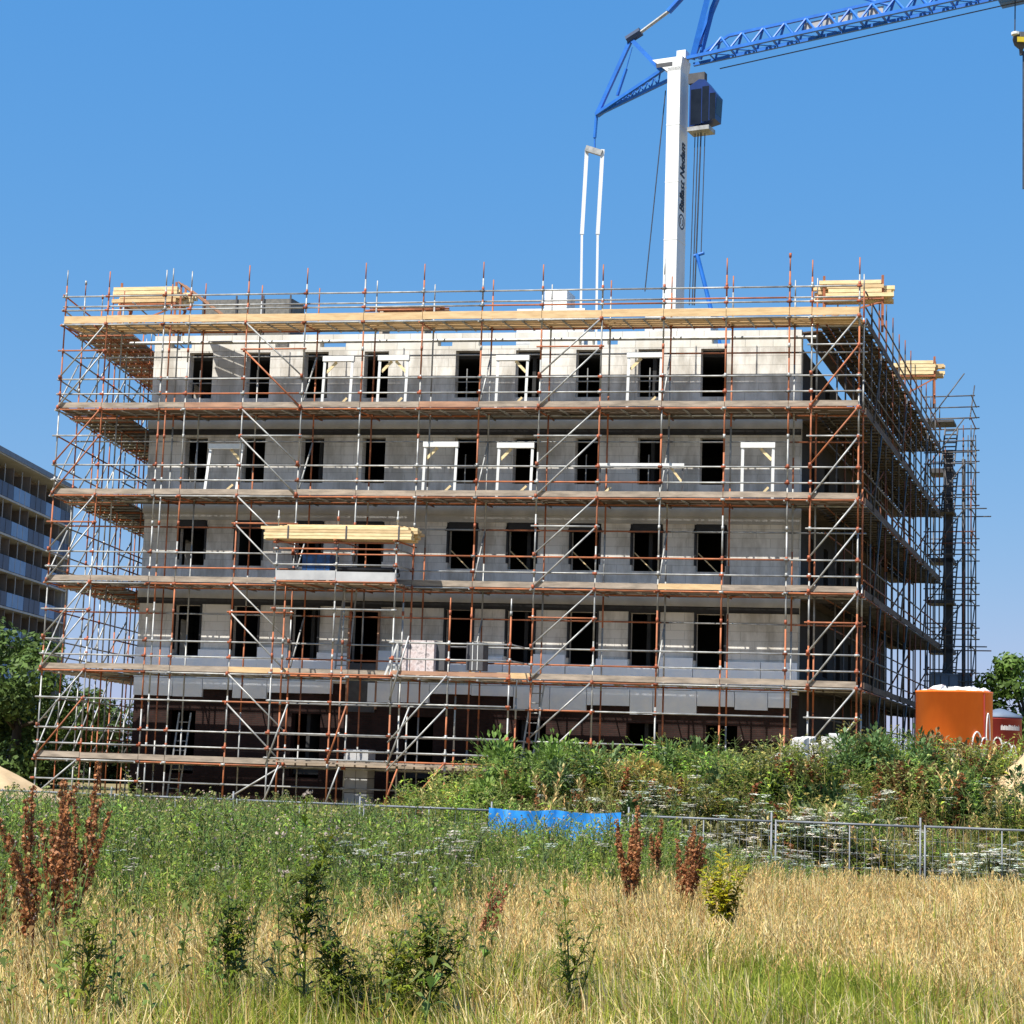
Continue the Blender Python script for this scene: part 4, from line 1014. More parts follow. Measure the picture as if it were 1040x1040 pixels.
# ------------------------------------------------------------------ vegetation
def leafset():
    return [], [], []
class Plant:
    """template plant: vertices, quads and a colour per vertex"""
    def __init__(s): s.v, s.f, s.c = [], [], []
    def leaf(s, p, d, L, wd, col, droop=.3, rnd=random):
        p = Vector(p); d = Vector(d).normalized(); side = d.cross(Vector((0, 0, 1)))
        side = side.normalized() if side.length > .05 else Vector((1, 0, 0))
        n = side.cross(d)
        mid = p + d * L * .5 + n * .06 * L; tip = p + d * L - Vector((0, 0, droop * L))
        l, r = mid + side * wd - n * .12 * wd, mid - side * wd - n * .12 * wd
        i = len(s.v); s.v += [p, mid, tip, l, r]; s.c += [col] * 5; s.f += [(i, i + 3, i + 2, i + 1), (i, i + 1, i + 2, i + 4)]
    def stem(s, p, q, r0, r1, col):
        p, q = Vector(p), Vector(q); d = (q - p).normalized(); x = d.orthogonal().normalized(); y = d.cross(x); i = len(s.v)
        for c, r in ((p, r0), (q, r1)):
            for j in range(3):
                t = j * 2.094; s.v.append(c + (x * math.cos(t) + y * math.sin(t)) * r)
        s.c += [col] * 6
        for j in range(3): s.f.append((i + j, i + (j + 1) % 3, i + 3 + (j + 1) % 3, i + 3 + j))
    def tuft(s, p, r, col, n=8, rnd=random):
        """cluster of tiny faces (seeds, petals)"""
        for _ in range(n):
            d = Vector((rnd.gauss(0, 1), rnd.gauss(0, 1), rnd.gauss(0, 1))).normalized(); c = Vector(p) + d * r * rnd.uniform(.3, 1)
            x = d.orthogonal().normalized() * r * .42; y = d.cross(x).normalized() * r * .42; i = len(s.v)
            k = rnd.uniform(.75, 1.25); s.v += [c - x - y, c + x - y, c + x + y, c - x + y]; s.c += [tuple(a * k for a in col)] * 4; s.f.append((i, i + 1, i + 2, i + 3))
    def umbel(s, p, r, col, n=14, rnd=random):
        for _ in range(n):
            a, q = rnd.uniform(0, 6.28), r * math.sqrt(rnd.random()); c = Vector(p) + Vector((q * math.cos(a), q * math.sin(a), -q * q * 1.2 + rnd.uniform(-.008, .008))); e = r * .24; i = len(s.v)
            k = rnd.uniform(.85, 1.1); s.v += [c + Vector((-e, -e, rnd.uniform(-.3, .3) * e)), c + Vector((e, -e, rnd.uniform(-.3, .3) * e)), c + Vector((e, e, rnd.uniform(-.3, .3) * e)), c + Vector((-e, e, 0))]; s.c += [tuple(a_ * k for a_ in col)] * 4; s.f.append((i, i + 1, i + 2, i + 3))
    def arrays(s): return np.array([tuple(p) for p in s.v], np.float32), np.array(s.f, np.int32), np.array(s.c, np.float32)
def tmpl(kind, seed):
    r = random.Random(seed); p = Plant(); H = 1.0
    def path(t, lean, bend): return Vector((lean[0] * t + bend[0] * t * t, lean[1] * t + bend[1] * t * t, H * t))
    lean = (r.uniform(-.12, .12), r.uniform(-.12, .12)); bend = (r.uniform(-.1, .1), r.uniform(-.1, .1))
    cols = {'thistle': (.095, .135, .03), 'nettle': (.105, .16, .028), 'mugwort': (.135, .155, .045), 'lush': (.15, .215, .03), 'dark': (.06, .10, .024), 'yarrow': (.14, .16, .05), 'brown': (.20, .11, .045), 'yellow': (.34, .27, .03), 'white': (.13, .16, .07)}
    c = cols[kind]; stemc = tuple(a * .9 + .02 for a in c)
    N = 5; ps = [path(j / N, lean, bend) for j in range(N + 1)]
    for j in range(N): p.stem(ps[j], ps[j + 1], .007 * (1 - .6 * j / N), .007 * (1 - .6 * (j + 1) / N), stemc)
    nl = {'thistle': 26, 'nettle': 24, 'mugwort': 38, 'lush': 22, 'dark': 30, 'yarrow': 16, 'brown': 14, 'yellow': 30, 'white': 18}[kind]
    for j in range(nl):
        t = .06 + .9 * (j + r.random()) / nl; a = j * 2.4 + r.uniform(-.5, .5); b_ = path(t, lean, bend)
        L = {'thistle': .20, 'nettle': .14, 'mugwort': .13, 'lush': .22, 'dark': .16, 'yarrow': .12, 'brown': .15, 'yellow': .13, 'white': .13}[kind] * (1.15 - .75 * t) * r.uniform(.7, 1.2)
        up = r.uniform(.1, .9); k = r.uniform(.7, 1.35)
        wd = L * {'thistle': .17, 'nettle': .26, 'mugwort': .20, 'lush': .11, 'dark': .30, 'yarrow': .22, 'brown': .2, 'yellow': .3, 'white': .22}[kind]
        cc = (c[0] * k * r.uniform(.85, 1.25), c[1] * k, c[2] * k)
        p.leaf(b_, (math.cos(a), math.sin(a), up), L, wd, cc, r.uniform(.1, .5))
    if kind in ('thistle', 'mugwort', 'nettle'):
        for j in range(5):
            t = r.uniform(.62, .95); a = r.uniform(0, 6.28); b_ = path(t, lean, bend); q = b_ + Vector((math.cos(a) * .09, math.sin(a) * .09, .13))
            p.stem(b_, q, .004, .003, stemc); p.tuft(q, .014 if kind == 'thistle' else .022, (.34, .26, .22) if kind == 'thistle' else (.19, .18, .06), 3, r)
    if kind in ('yarrow', 'white'):
        for j in range(6 if kind == 'white' else 4):
            a = r.uniform(0, 6.28); b_ = path(.75, lean, bend); q = path(1, lean, bend) + Vector((math.cos(a) * r.uniform(0, .14), math.sin(a) * r.uniform(0, .14), r.uniform(-.12, .03)))
            p.stem(b_, q, .004, .003, stemc); p.umbel(q, r.uniform(.035, .06), (.66, .66, .58), 12, r)
    if kind == 'brown':
        for j in range(22):
            t = .45 + .55 * j / 22; b_ = path(t, lean, bend); a = r.uniform(0, 6.28); p.tuft(b_ + Vector((math.cos(a), math.sin(a), 0)) * .03, .03, (.22, .085, .04), 5, r)
    return p.arrays()
def scatter(name, temps, xs, ys, zs, scale, tint, m, lean=.12, rng=RNG, wide=None):
    """ONE mesh out of many turned, scaled and tinted copies of the template plants"""
    V_, F_, C_ = [], [], []; base = 0; which = rng.integers(0, len(temps), len(xs))
    for k, (tv, tf, tc) in enumerate(temps):
        idx = np.nonzero(which == k)[0]
        if not len(idx): continue
        a = rng.uniform(0, 2 * np.pi, len(idx)); ca, sa = np.cos(a), np.sin(a); s = scale[idx]; ws_ = s if wide is None else s * wide
        x = tv[None, :, 0] * ca[:, None] - tv[None, :, 1] * sa[:, None]; y = tv[None, :, 0] * sa[:, None] + tv[None, :, 1] * ca[:, None]; z = tv[None, :, 2] * s[:, None]
        lx, ly = rng.normal(0, lean, len(idx)), rng.normal(0, lean, len(idx))
        x = x * ws_[:, None] + lx[:, None] * z + xs[idx][:, None]; y = y * ws_[:, None] + ly[:, None] * z + ys[idx][:, None]; z = z + zs[idx][:, None]
        V_.append(np.stack([x, y, z], -1).reshape(-1, 3)); n = len(tv)
        F_.append((tf[None] + (np.arange(len(idx)) * n)[:, None, None] + base).reshape(-1, 4)); base += n * len(idx)
        C_.append((tc[None] * tint[idx][:, None, :]).reshape(-1, 3))
    return np_mesh(name, np.concatenate(V_), np.concatenate(F_), m, np.concatenate(C_))
def nz(x, y, s, o=0):
    """smooth patchy noise in 0..1"""
    v = np.sin(x * s + o) * np.cos(y * s * .8 + 1.3 * o) + .6 * np.sin(x * s * 2.1 + y * s * 1.3 + o * 2) + .4 * np.sin(y * s * 3.3 - x * s * 2.7 + o)
    return np.clip(.5 + v / 3.4, 0, 1)

# --- meadow grass in the foreground
def grass(name, x, y, h, wd, col, m, curve=.45, rng=RNG):
    n = len(x); z = height(x, y); a = rng.normal(0, .9, n) + 6.3 * nz(x, y, 2.3, 4.0)
    dx, dy = np.cos(a), np.sin(a); bend = np.abs(rng.normal(.25, curve, n)) * h * (.5 + nz(x, y, 3.1, 2.5)); f = rng.uniform(0, 2 * np.pi, n); wx, wy = np.cos(f) * wd, np.sin(f) * wd
    rows = []
    for t, k in ((0, 1.0), (.55, .85), (1.0, .15)):
        px_, py_ = x + dx * bend * t * t, y + dy * bend * t * t; pz = z + h * t * (1 - .22 * t * np.minimum(bend / h, 1.2))
        rows += [np.stack([px_ - wx * k, py_ - wy * k, pz], -1), np.stack([px_ + wx * k, py_ + wy * k, pz], -1)]
    v = np.stack(rows, 1).reshape(-1, 3); i = np.arange(n)[:, None] * 6
    f = np.concatenate([i + np.array([0, 1, 3, 2]), i + np.array([2, 3, 5, 4])], 1).reshape(-1, 4)
    return np_mesh(name, v, f, m, np.repeat(col, 6, 0))
def in_band(n, y0, y1, slope=.31, pad=2.6):
    y = np.sqrt(RNG.uniform(y0 ** 2, y1 ** 2, n)); x = RNG.uniform(-1, 1, n) * (slope * y + pad); return x, y
def weed_edge(x):                                                # where the tall green weeds begin
    return np.interp(x, [-12, -8, -5, -3.2, -2, -.9, .0, 1.0, 2.2, 3.2, 12], [14.6, 14.6, 14.9, 15.1, 15.5, 16.3, 18.6, 19.6, 20.8, 23.0, 23.0])
x, y = in_band(270000, 8.6, 24.5)
keep = y < weed_edge(x) + 1.6 + RNG.normal(0, .5, len(x)); x, y = x[keep], y[keep]
g = nz(x, y, .9, 2.0); green = np.clip((13.6 - y) / 3.2 + (g - .5) * 1.7, 0, 1) * .85
green = np.maximum(green, np.exp(-(((x - 2.2) / .95) ** 2 + ((y - 12.9) / 1.5) ** 2)) * 1.3)
green = np.maximum(green, np.exp(-(((x + 1.0) / .9) ** 2 + ((y - 11.8) / 1.0) ** 2)) * .8)
green *= np.interp(x, [-3.5, -2.2, -1.0, 4.5, 6], [.35, .25, 1, 1, .5])
isg = RNG.uniform(0, 1, len(x)) < green * .8 + .04 + .22 * nz(x, y, .7, 12.0)
straw = np.array([.75, .57, .22]); pale = np.array([.88, .73, .40]); red = np.array([.46, .25, .09]); gr = np.array([.44, .45, .06]); gr2 = np.array([.18, .26, .035])
t1 = RNG.uniform(0, 1, (len(x), 1)); col = np.where(t1 < .45, straw, np.where(t1 < .82, pale, red)); t2 = RNG.uniform(0, 1, (len(x), 1))
col = np.where(isg[:, None], gr * (1 - t2) + gr2 * t2, col) * RNG.uniform(.6, 1.25, (len(x), 1))
h = np.where(isg, RNG.uniform(.14, .42, len(x)), RNG.uniform(.16, .44, len(x))) * (.6 + .7 * nz(x, y, 2.2, 5)) * np.interp(y, [9, 13, 20], [.8, .95, 1.15])
tag(grass('meadow_grass', x, y, h, RNG.uniform(.0025, .0055, len(x)) * (y / 11), col, M_['straw']), kind='stuff')
# ripe seed heads over the meadow
sh = []
for sd in range(4):
    r = random.Random(50 + sd); p = Plant(); c = (.74, .54, .22)
    q = Vector((0, 0, 0)); bx, by = r.uniform(-.12, .12), r.uniform(-.12, .12)
    for j in range(4):
        n_ = Vector((bx * ((j + 1) / 4) ** 2, by * ((j + 1) / 4) ** 2, (j + 1) / 4)); p.stem(q, n_, .0028, .0022, c); q = n_
    for j in range(12): p.leaf((bx * (.7 + .3 * j / 12) ** 2, by * (.7 + .3 * j / 12) ** 2, .70 + .3 * j / 12), (math.cos(j * 2.4) * .5, math.sin(j * 2.4) * .5, 1), .10, .010, (.76 * r.uniform(.75, 1.1), .52, .21), .05)
    sh.append(p.arrays())
x, y = in_band(12000, 9.0, 23.5); keep = (y < weed_edge(x) + 1.2) & (RNG.uniform(0, 1, len(x)) < .35 + .65 * nz(x, y, 1.2, 3)) & (y > 12.5 - 2 * nz(x, y, .8, 1)); x, y = x[keep], y[keep]
tag(scatter('meadow_seed_heads', sh, x, y, height(x, y), RNG.uniform(.30, .56, len(x)), RNG.uniform(.75, 1.2, (len(x), 1)) * np.ones((1, 3)), M_['straw'], .28), kind='stuff')

# --- tall green weeds in front of the fence
def T_(kind, n=3, s0=0): return [tmpl(kind, 100 + s0 + i) for i in range(n)]
TH, NE, MU, LU, DK, YA, BR, YE, WH = [T_(k) for k in ('thistle', 'nettle', 'mugwort', 'lush', 'dark', 'yarrow', 'brown', 'yellow', 'white')]
def tints(n, base=1.0, var=.25, hue=.12):
    t = np.ones((n, 3)) * base * RNG.uniform(1 - var, 1 + var, (n, 1)); t[:, 0] *= RNG.uniform(1 - hue, 1 + hue, n); return t
n = 9500; x = RNG.uniform(-10.5, 4.2, n); y = RNG.uniform(14.0, 27.5, n)
e = weed_edge(x); keep = (y > e + RNG.normal(0, .35, n)) & (y < 26.0 - .28 * x); x, y = x[keep], y[keep]
ht = RNG.uniform(.75, 1.12, len(x)) * np.interp(y - weed_edge(x), [0, 3.5], [.55, 1]) * np.interp(x, [-10, -3, -1.6, .5, 2, 4.2], [.93, .97, .92, .88, 1.02, .9])
tag(scatter('tall_weeds', TH + NE + LU + LU + NE + LU, x, y, height(x, y), ht, tints(len(x), 1.35, .4), M_['leaf'], .13, wide=1.25), kind='stuff')
n = 70000; x = RNG.uniform(-10.5, 4.5, n); y = RNG.uniform(14.0, 27.0, n); keep = (y > weed_edge(x) + RNG.normal(0, .5, n)) & (y < 26.0 - .28 * x); x, y = x[keep], y[keep]
c = np.where(RNG.uniform(0, 1, (len(x), 1)) < .8, np.array([.21, .28, .045]), np.array([.50, .40, .15])) * RNG.uniform(.7, 1.25, (len(x), 1))
tag(grass('tall_weed_grass', x, y, RNG.uniform(.45, .95, len(x)) * np.interp(x, [-3, -1, 1, 4.5], [1, .95, .95, .95]) * np.interp(y - weed_edge(x), [0, 3], [.6, 1]), RNG.uniform(.005, .010, len(x)), c, M_['straw'], .35), kind='stuff')
n = 420; x = RNG.uniform(-5.5, 1.0, n); y = RNG.uniform(10.0, 17.5, n); k = (RNG.uniform(0, 1, n) < np.interp(x, [-5, -1.5, 1.0], [.8, .55, .1])) & (nz(x, y, 1.9, 8) > .42); x, y = x[k], y[k]
tag(scatter('meadow_weeds', TH + NE + TH, x, y, height(x, y), RNG.uniform(.55, 1.12, len(x)), tints(len(x), 1.45, .3), M_['leaf'], .13, wide=.7), kind='stuff')
n = 420; x = RNG.uniform(2.6, 9.5, n); y = 26.3 - .28 * x - RNG.uniform(.1, 1.5, n); k = nz(x, y, 1.4, 6.5) > .45; x, y = x[k], y[k]
tag(scatter('fence_weeds', LU + NE + MU, x, y, height(x, y), RNG.uniform(.45, .85, len(x)), tints(len(x), 1.3, .35), M_['leaf'], .15, wide=1.3), kind='stuff')
# white yarrow in front of the weeds
n = 62; x = np.concatenate([RNG.normal(-.85, .45, 22), RNG.uniform(-7, 2, 30), RNG.normal(3.0, .5, 10)]); y = weed_edge(x) + RNG.uniform(-.4, 3.0, n)
tag(scatter('yarrow_flowers', YA + WH, x, y, height(x, y), RNG.uniform(.65, .9, n), tints(n), M_['leaf'], .1), kind='stuff')

# --- growth on and around the mound behind the fence
def mound_scatter(name, temps, n, x0, x1, d0, d1, h0, h1, base=1.0, mask=None, wide=1.1, var=.3):
    x = RNG.uniform(x0, x1, n); d = RNG.uniform(d0, d1, n); y = 26.5 - .28 * x + d
    if mask is not None:
        k = mask(x, y, d); x, y, d = x[k], y[k], d[k]
    lump = nz(x, y, 1.7, 3.0); kind_ = nz(x, y, 1.15, 11.0)                # knolls of taller growth, stands of one species
    white = temps[0] is WH[0] or temps is sh
    t = tints(len(x), base, var) if white else tints(len(x), base, var) * np.interp(kind_, [.25, .5, .75], [.62, 1.0, 1.3])[:, None]
    if not white: t[:, 0] *= np.interp(nz(x, y, .95, 14.0), [.3, .5, .75], [.85, 1.0, 1.18]); t[:, 2] *= .8
    return tag(scatter(name, temps, x, y, height(x, y), RNG.uniform(h0, h1, len(x)) * np.interp(lump, [.25, .5, .8], [.55, .85, 1.22]), t, M_['leaf'], .15, wide=wide), kind='stuff')
pat = lambda lo, hi, s, o: (lambda x, y, d: (nz(x, y, s, o) > lo) & (nz(x, y, s, o) < hi))
mound_scatter('mound_greenery', MU + LU + NE, 6200, -2.0, 13.5, .4, 13, .55, 1.0, 1.6, pat(.36, 1, .8, 1.0), 1.7)
mound_scatter('mound_dark_weeds', DK + TH, 3000, -1.8, 13.5, .5, 11, .5, .9, 1.05, pat(.52, 1, 1.1, 4.0), 1.8)
mound_scatter('mound_straw', sh, 1100, -1.5, 13.5, .5, 8, .6, 1.05, .85, pat(.60, 1, 1.0, 3.3), 1.6)
mound_scatter('mound_dry_weeds', BR + [tmpl('brown', 7)], 950, -1.8, 13.5, 1.0, 8.5, .5, .9, 1.15, pat(.45, 1, 1.3, 2.2), 1.6)
mound_scatter('white_flowering_weeds', WH + YA + WH, 2000, 1.2, 13.5, -.2, 4.6, .5, .9, 1.35, lambda x, y, d: nz(x, y, 1.2, 6.0) + .2 * (d < 2) > .50, 1.4)
mound_scatter('mound_white_flowers', WH, 220, .5, 12, 4, 11, .6, .85, 1.3, None, 1.1)
mound_scatter('mound_crest_weeds', LU + MU + NE, 2600, -1.2, 13.5, 5.5, 9.5, .5, 1.0, 1.75, pat(.38, 1, .9, 7.0), 1.6)
n = 110000; x = RNG.uniform(-4.5, 14, n); d = RNG.uniform(.3, 13, n); y = 26.5 - .28 * x + d; k = nz(x, y, .9, 9.0)
c = np.where((RNG.uniform(0, 1, n) < .15 + .6 * (k > .66))[:, None], np.array([.50, .38, .16]), np.array([.19, .26, .055])) * RNG.uniform(.65, 1.2, (n, 1))
tag(grass('mound_grass', x, y, RNG.uniform(.25, .7, n), RNG.uniform(.006, .013, n), c, M_['straw'], .5), kind='stuff')
# rough growth between fence and building at the left, and around the site
n = 26000; x = RNG.uniform(-16, -2, n); y = RNG.uniform(26, 54, n); keep = (y > 27.0 - .28 * x); x, y = x[keep], y[keep]
c = np.where(RNG.uniform(0, 1, (len(x), 1)) < .4, np.array([.40, .31, .14]), np.array([.12, .17, .045])) * RNG.uniform(.65, 1.2, (len(x), 1))
tag(grass('rough_grass', x, y, RNG.uniform(.15, .5, len(x)), RNG.uniform(.008, .016, len(x)), c, M_['straw'], .5), kind='stuff')

# --- single plants one can point at
def from_px(px, py):
    """where the sight line through a foot point meets the field"""
    r = ray(px, py); t = (0 - CZ) / r.z
    for _ in range(6): t = (float(height(r.x * t, r.y * t)) - CZ) / r.z
    return Vector((r.x * t, r.y * t, float(height(r.x * t, r.y * t))))
def plant_obj(name, plant_v, loc, label, cat, group=None):
    tv, tf, tc = plant_v
    o = np_mesh(name, tv, tf, M_['leaf'], tc); o.location = loc
    return tag(o, label, cat, group)
def big_weed(h, seed, branches, col, leafL, leafW, nleaf=34, flower=None, spread=.28, lean=(0, 0)):
    col = (col[0] * 2.5 + .04, col[1] * 2.1 + .03, col[2]); leafL *= 1.3; leafW *= .5
    r = random.Random(seed); p = Plant(); st = tuple(a * .8 + .03 for a in col)
    def axis_(b0, d, L, n, k):
        n = int(n * (.62 if leafW < .2 else 1.1))
        q = Vector(b0); d = Vector(d).normalized(); pts = [q]
        for j in range(5):
            d = (d + Vector((r.uniform(-.1, .1), r.uniform(-.1, .1), .12))).normalized(); q2 = q + d * L / 5; p.stem(q, q2, .009 * k * (1 - j / 6), .009 * k * (1 - (j + 1) / 6), st); q = q2; pts.append(q)
        for j in range(n):
            t = .04 + .94 * (j + r.random()) / n; i = min(4, int(t * 5)); b_ = pts[i].lerp(pts[i + 1], t * 5 - i); a = j * 2.4 + r.uniform(-.6, .6)
            ll = leafL * (1.1 - .45 * t) * r.uniform(.65, 1.2) * (.7 if k < 1 else 1); kk = r.uniform(.65, 1.4)
            uz = r.uniform(.05, .8); cc = (col[0] * kk * r.uniform(.85, 1.3), col[1] * kk, col[2] * kk); dr = r.uniform(.1, .4)
            p.leaf(b_, (math.cos(a), math.sin(a), uz), ll, ll * leafW * .62, cc, dr)
            for sd_, fr_ in ((-.75, .3), (.75, .3), (-.6, .55), (.6, .55)):   # ragged side lobes
                q_ = b_ + Vector((math.cos(a), math.sin(a), uz)).normalized() * ll * fr_
                p.leaf(q_, (math.cos(a + sd_), math.sin(a + sd_), uz * .8), ll * .42, ll * leafW * .3, cc, dr)
            if r.random() < .5: p.leaf(b_ + Vector((0, 0, .01)), (math.cos(a + .7), math.sin(a + .7), r.uniform(.2, .9)), ll * .6, ll * .6 * leafW, (col[0] * kk, col[1] * kk, col[2] * kk), .3)
        if flower:
            for _ in range(3): p.tuft(pts[-1] + Vector((r.uniform(-.03, .03), r.uniform(-.03, .03), r.uniform(-.03, .02))), .016, flower, 5, r)
        return pts
    pts = axis_((0, 0, -.03), (lean[0], lean[1], 1), h, nleaf, 1.3)
    for j in range(branches):
        t = r.uniform(.02, .6) ; i = min(4, int(t * 5)); b_ = pts[i].lerp(pts[i + 1], t * 5 - i); a = j * 2.4 + r.uniform(-.5, .5)
        axis_(b_, (math.cos(a) * spread * 1.5, math.sin(a) * spread * 1.5, 1), h * (1 - t) * r.uniform(.5, .98), int(nleaf * .6), .7)
    return p.arrays()
def dock(h, seed, spikes, col=(.37, .16, .065), spread=.16, lean=(0, 0), leafy=True):
    r = random.Random(seed); p = Plant(); st = (.20, .09, .045)
    def spike(b0, d, L, dens):
        q = Vector(b0); d = Vector(d).normalized(); pts = [q]
        for j in range(6):
            d = (d + Vector((r.uniform(-.11, .11), r.uniform(-.11, .11), .08))).normalized(); q2 = q + d * L / 6; p.stem(q, q2, .006, .005, st); q = q2; pts.append(q)
        n = int(dens * L)
        for j in range(n):
            t = .30 + .70 * j / n; i = min(5, int(t * 6)); b_ = pts[i].lerp(pts[i + 1], t * 6 - i); a = r.uniform(0, 6.28); k = r.uniform(.7, 1.35); rad = .034 * (1.15 - .6 * t) * r.uniform(.6, 1.3)
            p.tuft(b_ + Vector((math.cos(a), math.sin(a), 0)) * rad * .7, rad * .75, (col[0] * k, col[1] * k, col[2] * k), 6, r)
    spike((0, 0, -.03), (lean[0], lean[1], 1), h, 95)
    for j in range(spikes + 2):
        a = j * 2.4 + r.uniform(-.4, .4); spike((0, 0, h * r.uniform(.02, .35)), (math.cos(a) * spread * 1.6 + lean[0], math.sin(a) * spread * 1.6 + lean[1], 1), h * r.uniform(.55, .9), 95)
    if leafy:
        for j in range(9): p.leaf((0, 0, r.uniform(.02, h * .4)), (math.cos(j * 2.4), math.sin(j * 2.4), r.uniform(.2, .8)), .18, .018, (.12, .15, .04) if j % 2 else (.22, .13, .05), .4)
    return p.arrays()
def put(kind, foot, top, label, group=None, **kw):
    loc = from_px(*foot); ttop = at(top[0], top[1], loc.y); h = ttop.z - loc.z; ln = ((ttop.x - loc.x) / h, 0)
    if kind == 'dock': plant_obj('dock_plant', dock(h, kw.pop('seed', 1), kw.pop('spikes', 4), lean=ln, **kw), loc, label, 'weed', group)
    else: plant_obj(kind, big_weed(h, kw.pop('seed', 1), kw.pop('branches', 4), kw.pop('col', (.06, .10, .03)), kw.pop('leafL', .17), kw.pop('leafW', .18), lean=ln, **kw), loc, label, 'weed', group)
G1 = 'rust brown dock plants in the meadow'; G2 = 'green thistles in the meadow'
put('dock', (30, 1007), (27, 806), 'rust brown dock, leftmost of the brown seed plants, at the photo edge', G1, seed=1, spikes=3)
put('dock', (52, 994), (47, 803), 'rust brown dock with two tall spires between its two brown neighbours', G1, seed=2, spikes=2, spread=.08)
put('dock', (74, 984), (84, 786), 'tallest dark rust brown dock with dense spires at the left', G1, seed=3, spikes=4, spread=.10)
put('dock', (8, 987), (12, 876), 'short thin brown dock in the straw at the lower left edge', G1, seed=4, spikes=2)
put('dock', (640, 950), (637, 828), 'brown dock with one upright spire right of the blue sheet', G1, seed=5, spikes=4, spread=.12)
put('dock', (692, 952), (714, 834), 'brown dock leaning right beside the yellowish plant', G1, seed=6, spikes=5, spread=.14)
put('dock', (664, 927), (668, 842), 'small faint brown dock between two larger ones by the fence', G1, seed=7, spikes=2, spread=.1)
put('dock', (484, 990), (521, 884), 'pinkish brown dock spike leaning right above the dark thistle', G1, seed=8, spikes=2, spread=.05, col=(.55, .26, .13))
put('thistle_plant', (312, 1050), (296, 800), 'tallest dark green thistle with pale flower heads left of centre', G2, seed=11, branches=7, leafL=.20, leafW=.28, nleaf=52, spread=.34, flower=(.46, .38, .32), col=(.022, .05, .012))
put('thistle_plant', (440, 1050), (428, 902), 'bushy dark green thistle at the bottom centre of the meadow', G2, seed=12, branches=12, leafL=.17, leafW=.3, nleaf=56, spread=.55, col=(.032, .065, .016))
put('thistle_plant', (400, 1050), (390, 930), 'low bushy green thistle left of the dark central thistle', G2, seed=17, branches=8, leafL=.15, leafW=.28, nleaf=44, spread=.45, col=(.075, .12, .03))
put('thistle_plant', (579, 1050), (581, 892), 'slim single stemmed green thistle right of the bottom centre', G2, seed=13, branches=4, leafL=.17, leafW=.22, nleaf=54, col=(.03, .065, .016))
put('thistle_plant', (232, 1037), (238, 880), 'branching green thistle in the straw left of the tallest thistle', G2, seed=14, branches=8, leafL=.2, leafW=.24, nleaf=44, col=(.035, .07, .018))
put('thistle_plant', (78, 1050), (85, 905), 'dark green thistle at the lower left below the tallest dock', G2, seed=15, branches=6, leafL=.2, leafW=.24, nleaf=40, col=(.05, .09, .03))
put('thistle_plant', (158, 994), (160, 880), 'small green thistle in pale straw between docks and tall thistle', G2, seed=16, branches=3, leafL=.14, leafW=.17, nleaf=28, col=(.085, .13, .04))
put('thistle_plant', (345, 1050), (352, 925), 'low leafy thistle in shade right of the tallest thistle', G2, seed=18, branches=10, leafL=.2, leafW=.28, nleaf=44, spread=.4, col=(.05, .085, .03))
put('yellowing_weed', (735, 972), (738, 858), 'bushy yellow green weed standing in straw beside brown docks', None, seed=21, branches=16, leafL=.12, leafW=.6, nleaf=42, spread=.42, col=(.14, .165, .022))
# tall light plants that stand in front of the lower scaffold at the left
for fx, fy, tx_, ty, lab, sd in ((88, 880, 92, 776, 'tall pale weed rising before the lowest left scaffold deck', 31), (140, 876, 140, 778, 'tall slender weed in front of the scaffold right of the docks', 32), (205, 880, 198, 805, 'tall thistle with pale head among the green weeds at left', 33)):
    put('tall_weed', (fx, fy), (tx_, ty), lab, None, seed=sd, branches=5, leafL=.16, leafW=.14, nleaf=34, col=(.11, .17, .04), flower=(.5, .42, .36))

# ------------------------------------------------------------------ shrubs along the crest of the mound
def shrub(px, py, Yd, wd, ht, col, label, seed, n=900):
    wd *= 1.2; ht *= 1.18; n = int(n * 1.35); col = tuple(c * 1.2 for c in col)
    q = at(px, py, Yd); z = float(height(q.x, q.y)); r = random.Random(seed); p = Plant()
    t = thing('mound_shrub', (q.x, q.y, z), label, 'shrub')
    for j in range(9):
        a = j * 2.4; p.stem((0, 0, -.05), (math.cos(a) * wd * .35, math.sin(a) * wd * .3, ht * r.uniform(.6, .95)), .012, .004, (.10, .09, .04))
    tv, tf, tc = p.arrays(); np_mesh('stem', tv, tf, M_['leaf'], tc, parent=t)
    p = Plant(); blobs = [(r.uniform(-.75, .75) * wd / 2, r.uniform(-.6, .6) * wd / 2, ht * r.uniform(.25, .8), r.uniform(.22, .4) * wd / 2, r.uniform(.75, 1.3)) for _ in range(12)]
    for _ in range(n):
        bx, by, bz, br, k = r.choice(blobs); d = Vector((r.gauss(0, 1), r.gauss(0, 1), r.gauss(0, .9))).normalized(); c = Vector((bx, by, bz)) + d * br * r.uniform(.4, 1.05)
        if c.z < .03: continue
        kk = k * r.uniform(.75, 1.25); p.leaf(c, d + Vector((0, 0, .5)), r.uniform(.10, .2), r.uniform(.02, .035), (col[0] * kk, col[1] * kk, col[2] * kk), .2)
    tv, tf, tc = p.arrays(); np_mesh('foliage', tv, tf, M_['leaf'], tc, parent=t)
shrub(548, 790, 33.5, 2.0, 1.08, (.13, .20, .04), 'large bright green shrub highest on the left end of the mound', 41, 1500)
shrub(612, 790, 32.5, 1.9, 1.05, (.10, .15, .05), 'greyish green shrub on the mound left of the yellow dry patch', 42, 1300)
shrub(712, 775, 33.0, 1.6, .95, (.085, .135, .04), 'mid green shrub on the mound right of the yellow dry patch', 43, 1000)
shrub(835, 790, 30.5, 1.1, .8, (.04, .075, .025), 'darkest small shrub on the slope below the white rubble', 44, 900)
shrub(905, 772, 32.0, 1.8, 1.0, (.09, .15, .045), 'spreading green shrub on the mound in front of the orange tank', 45, 1100)
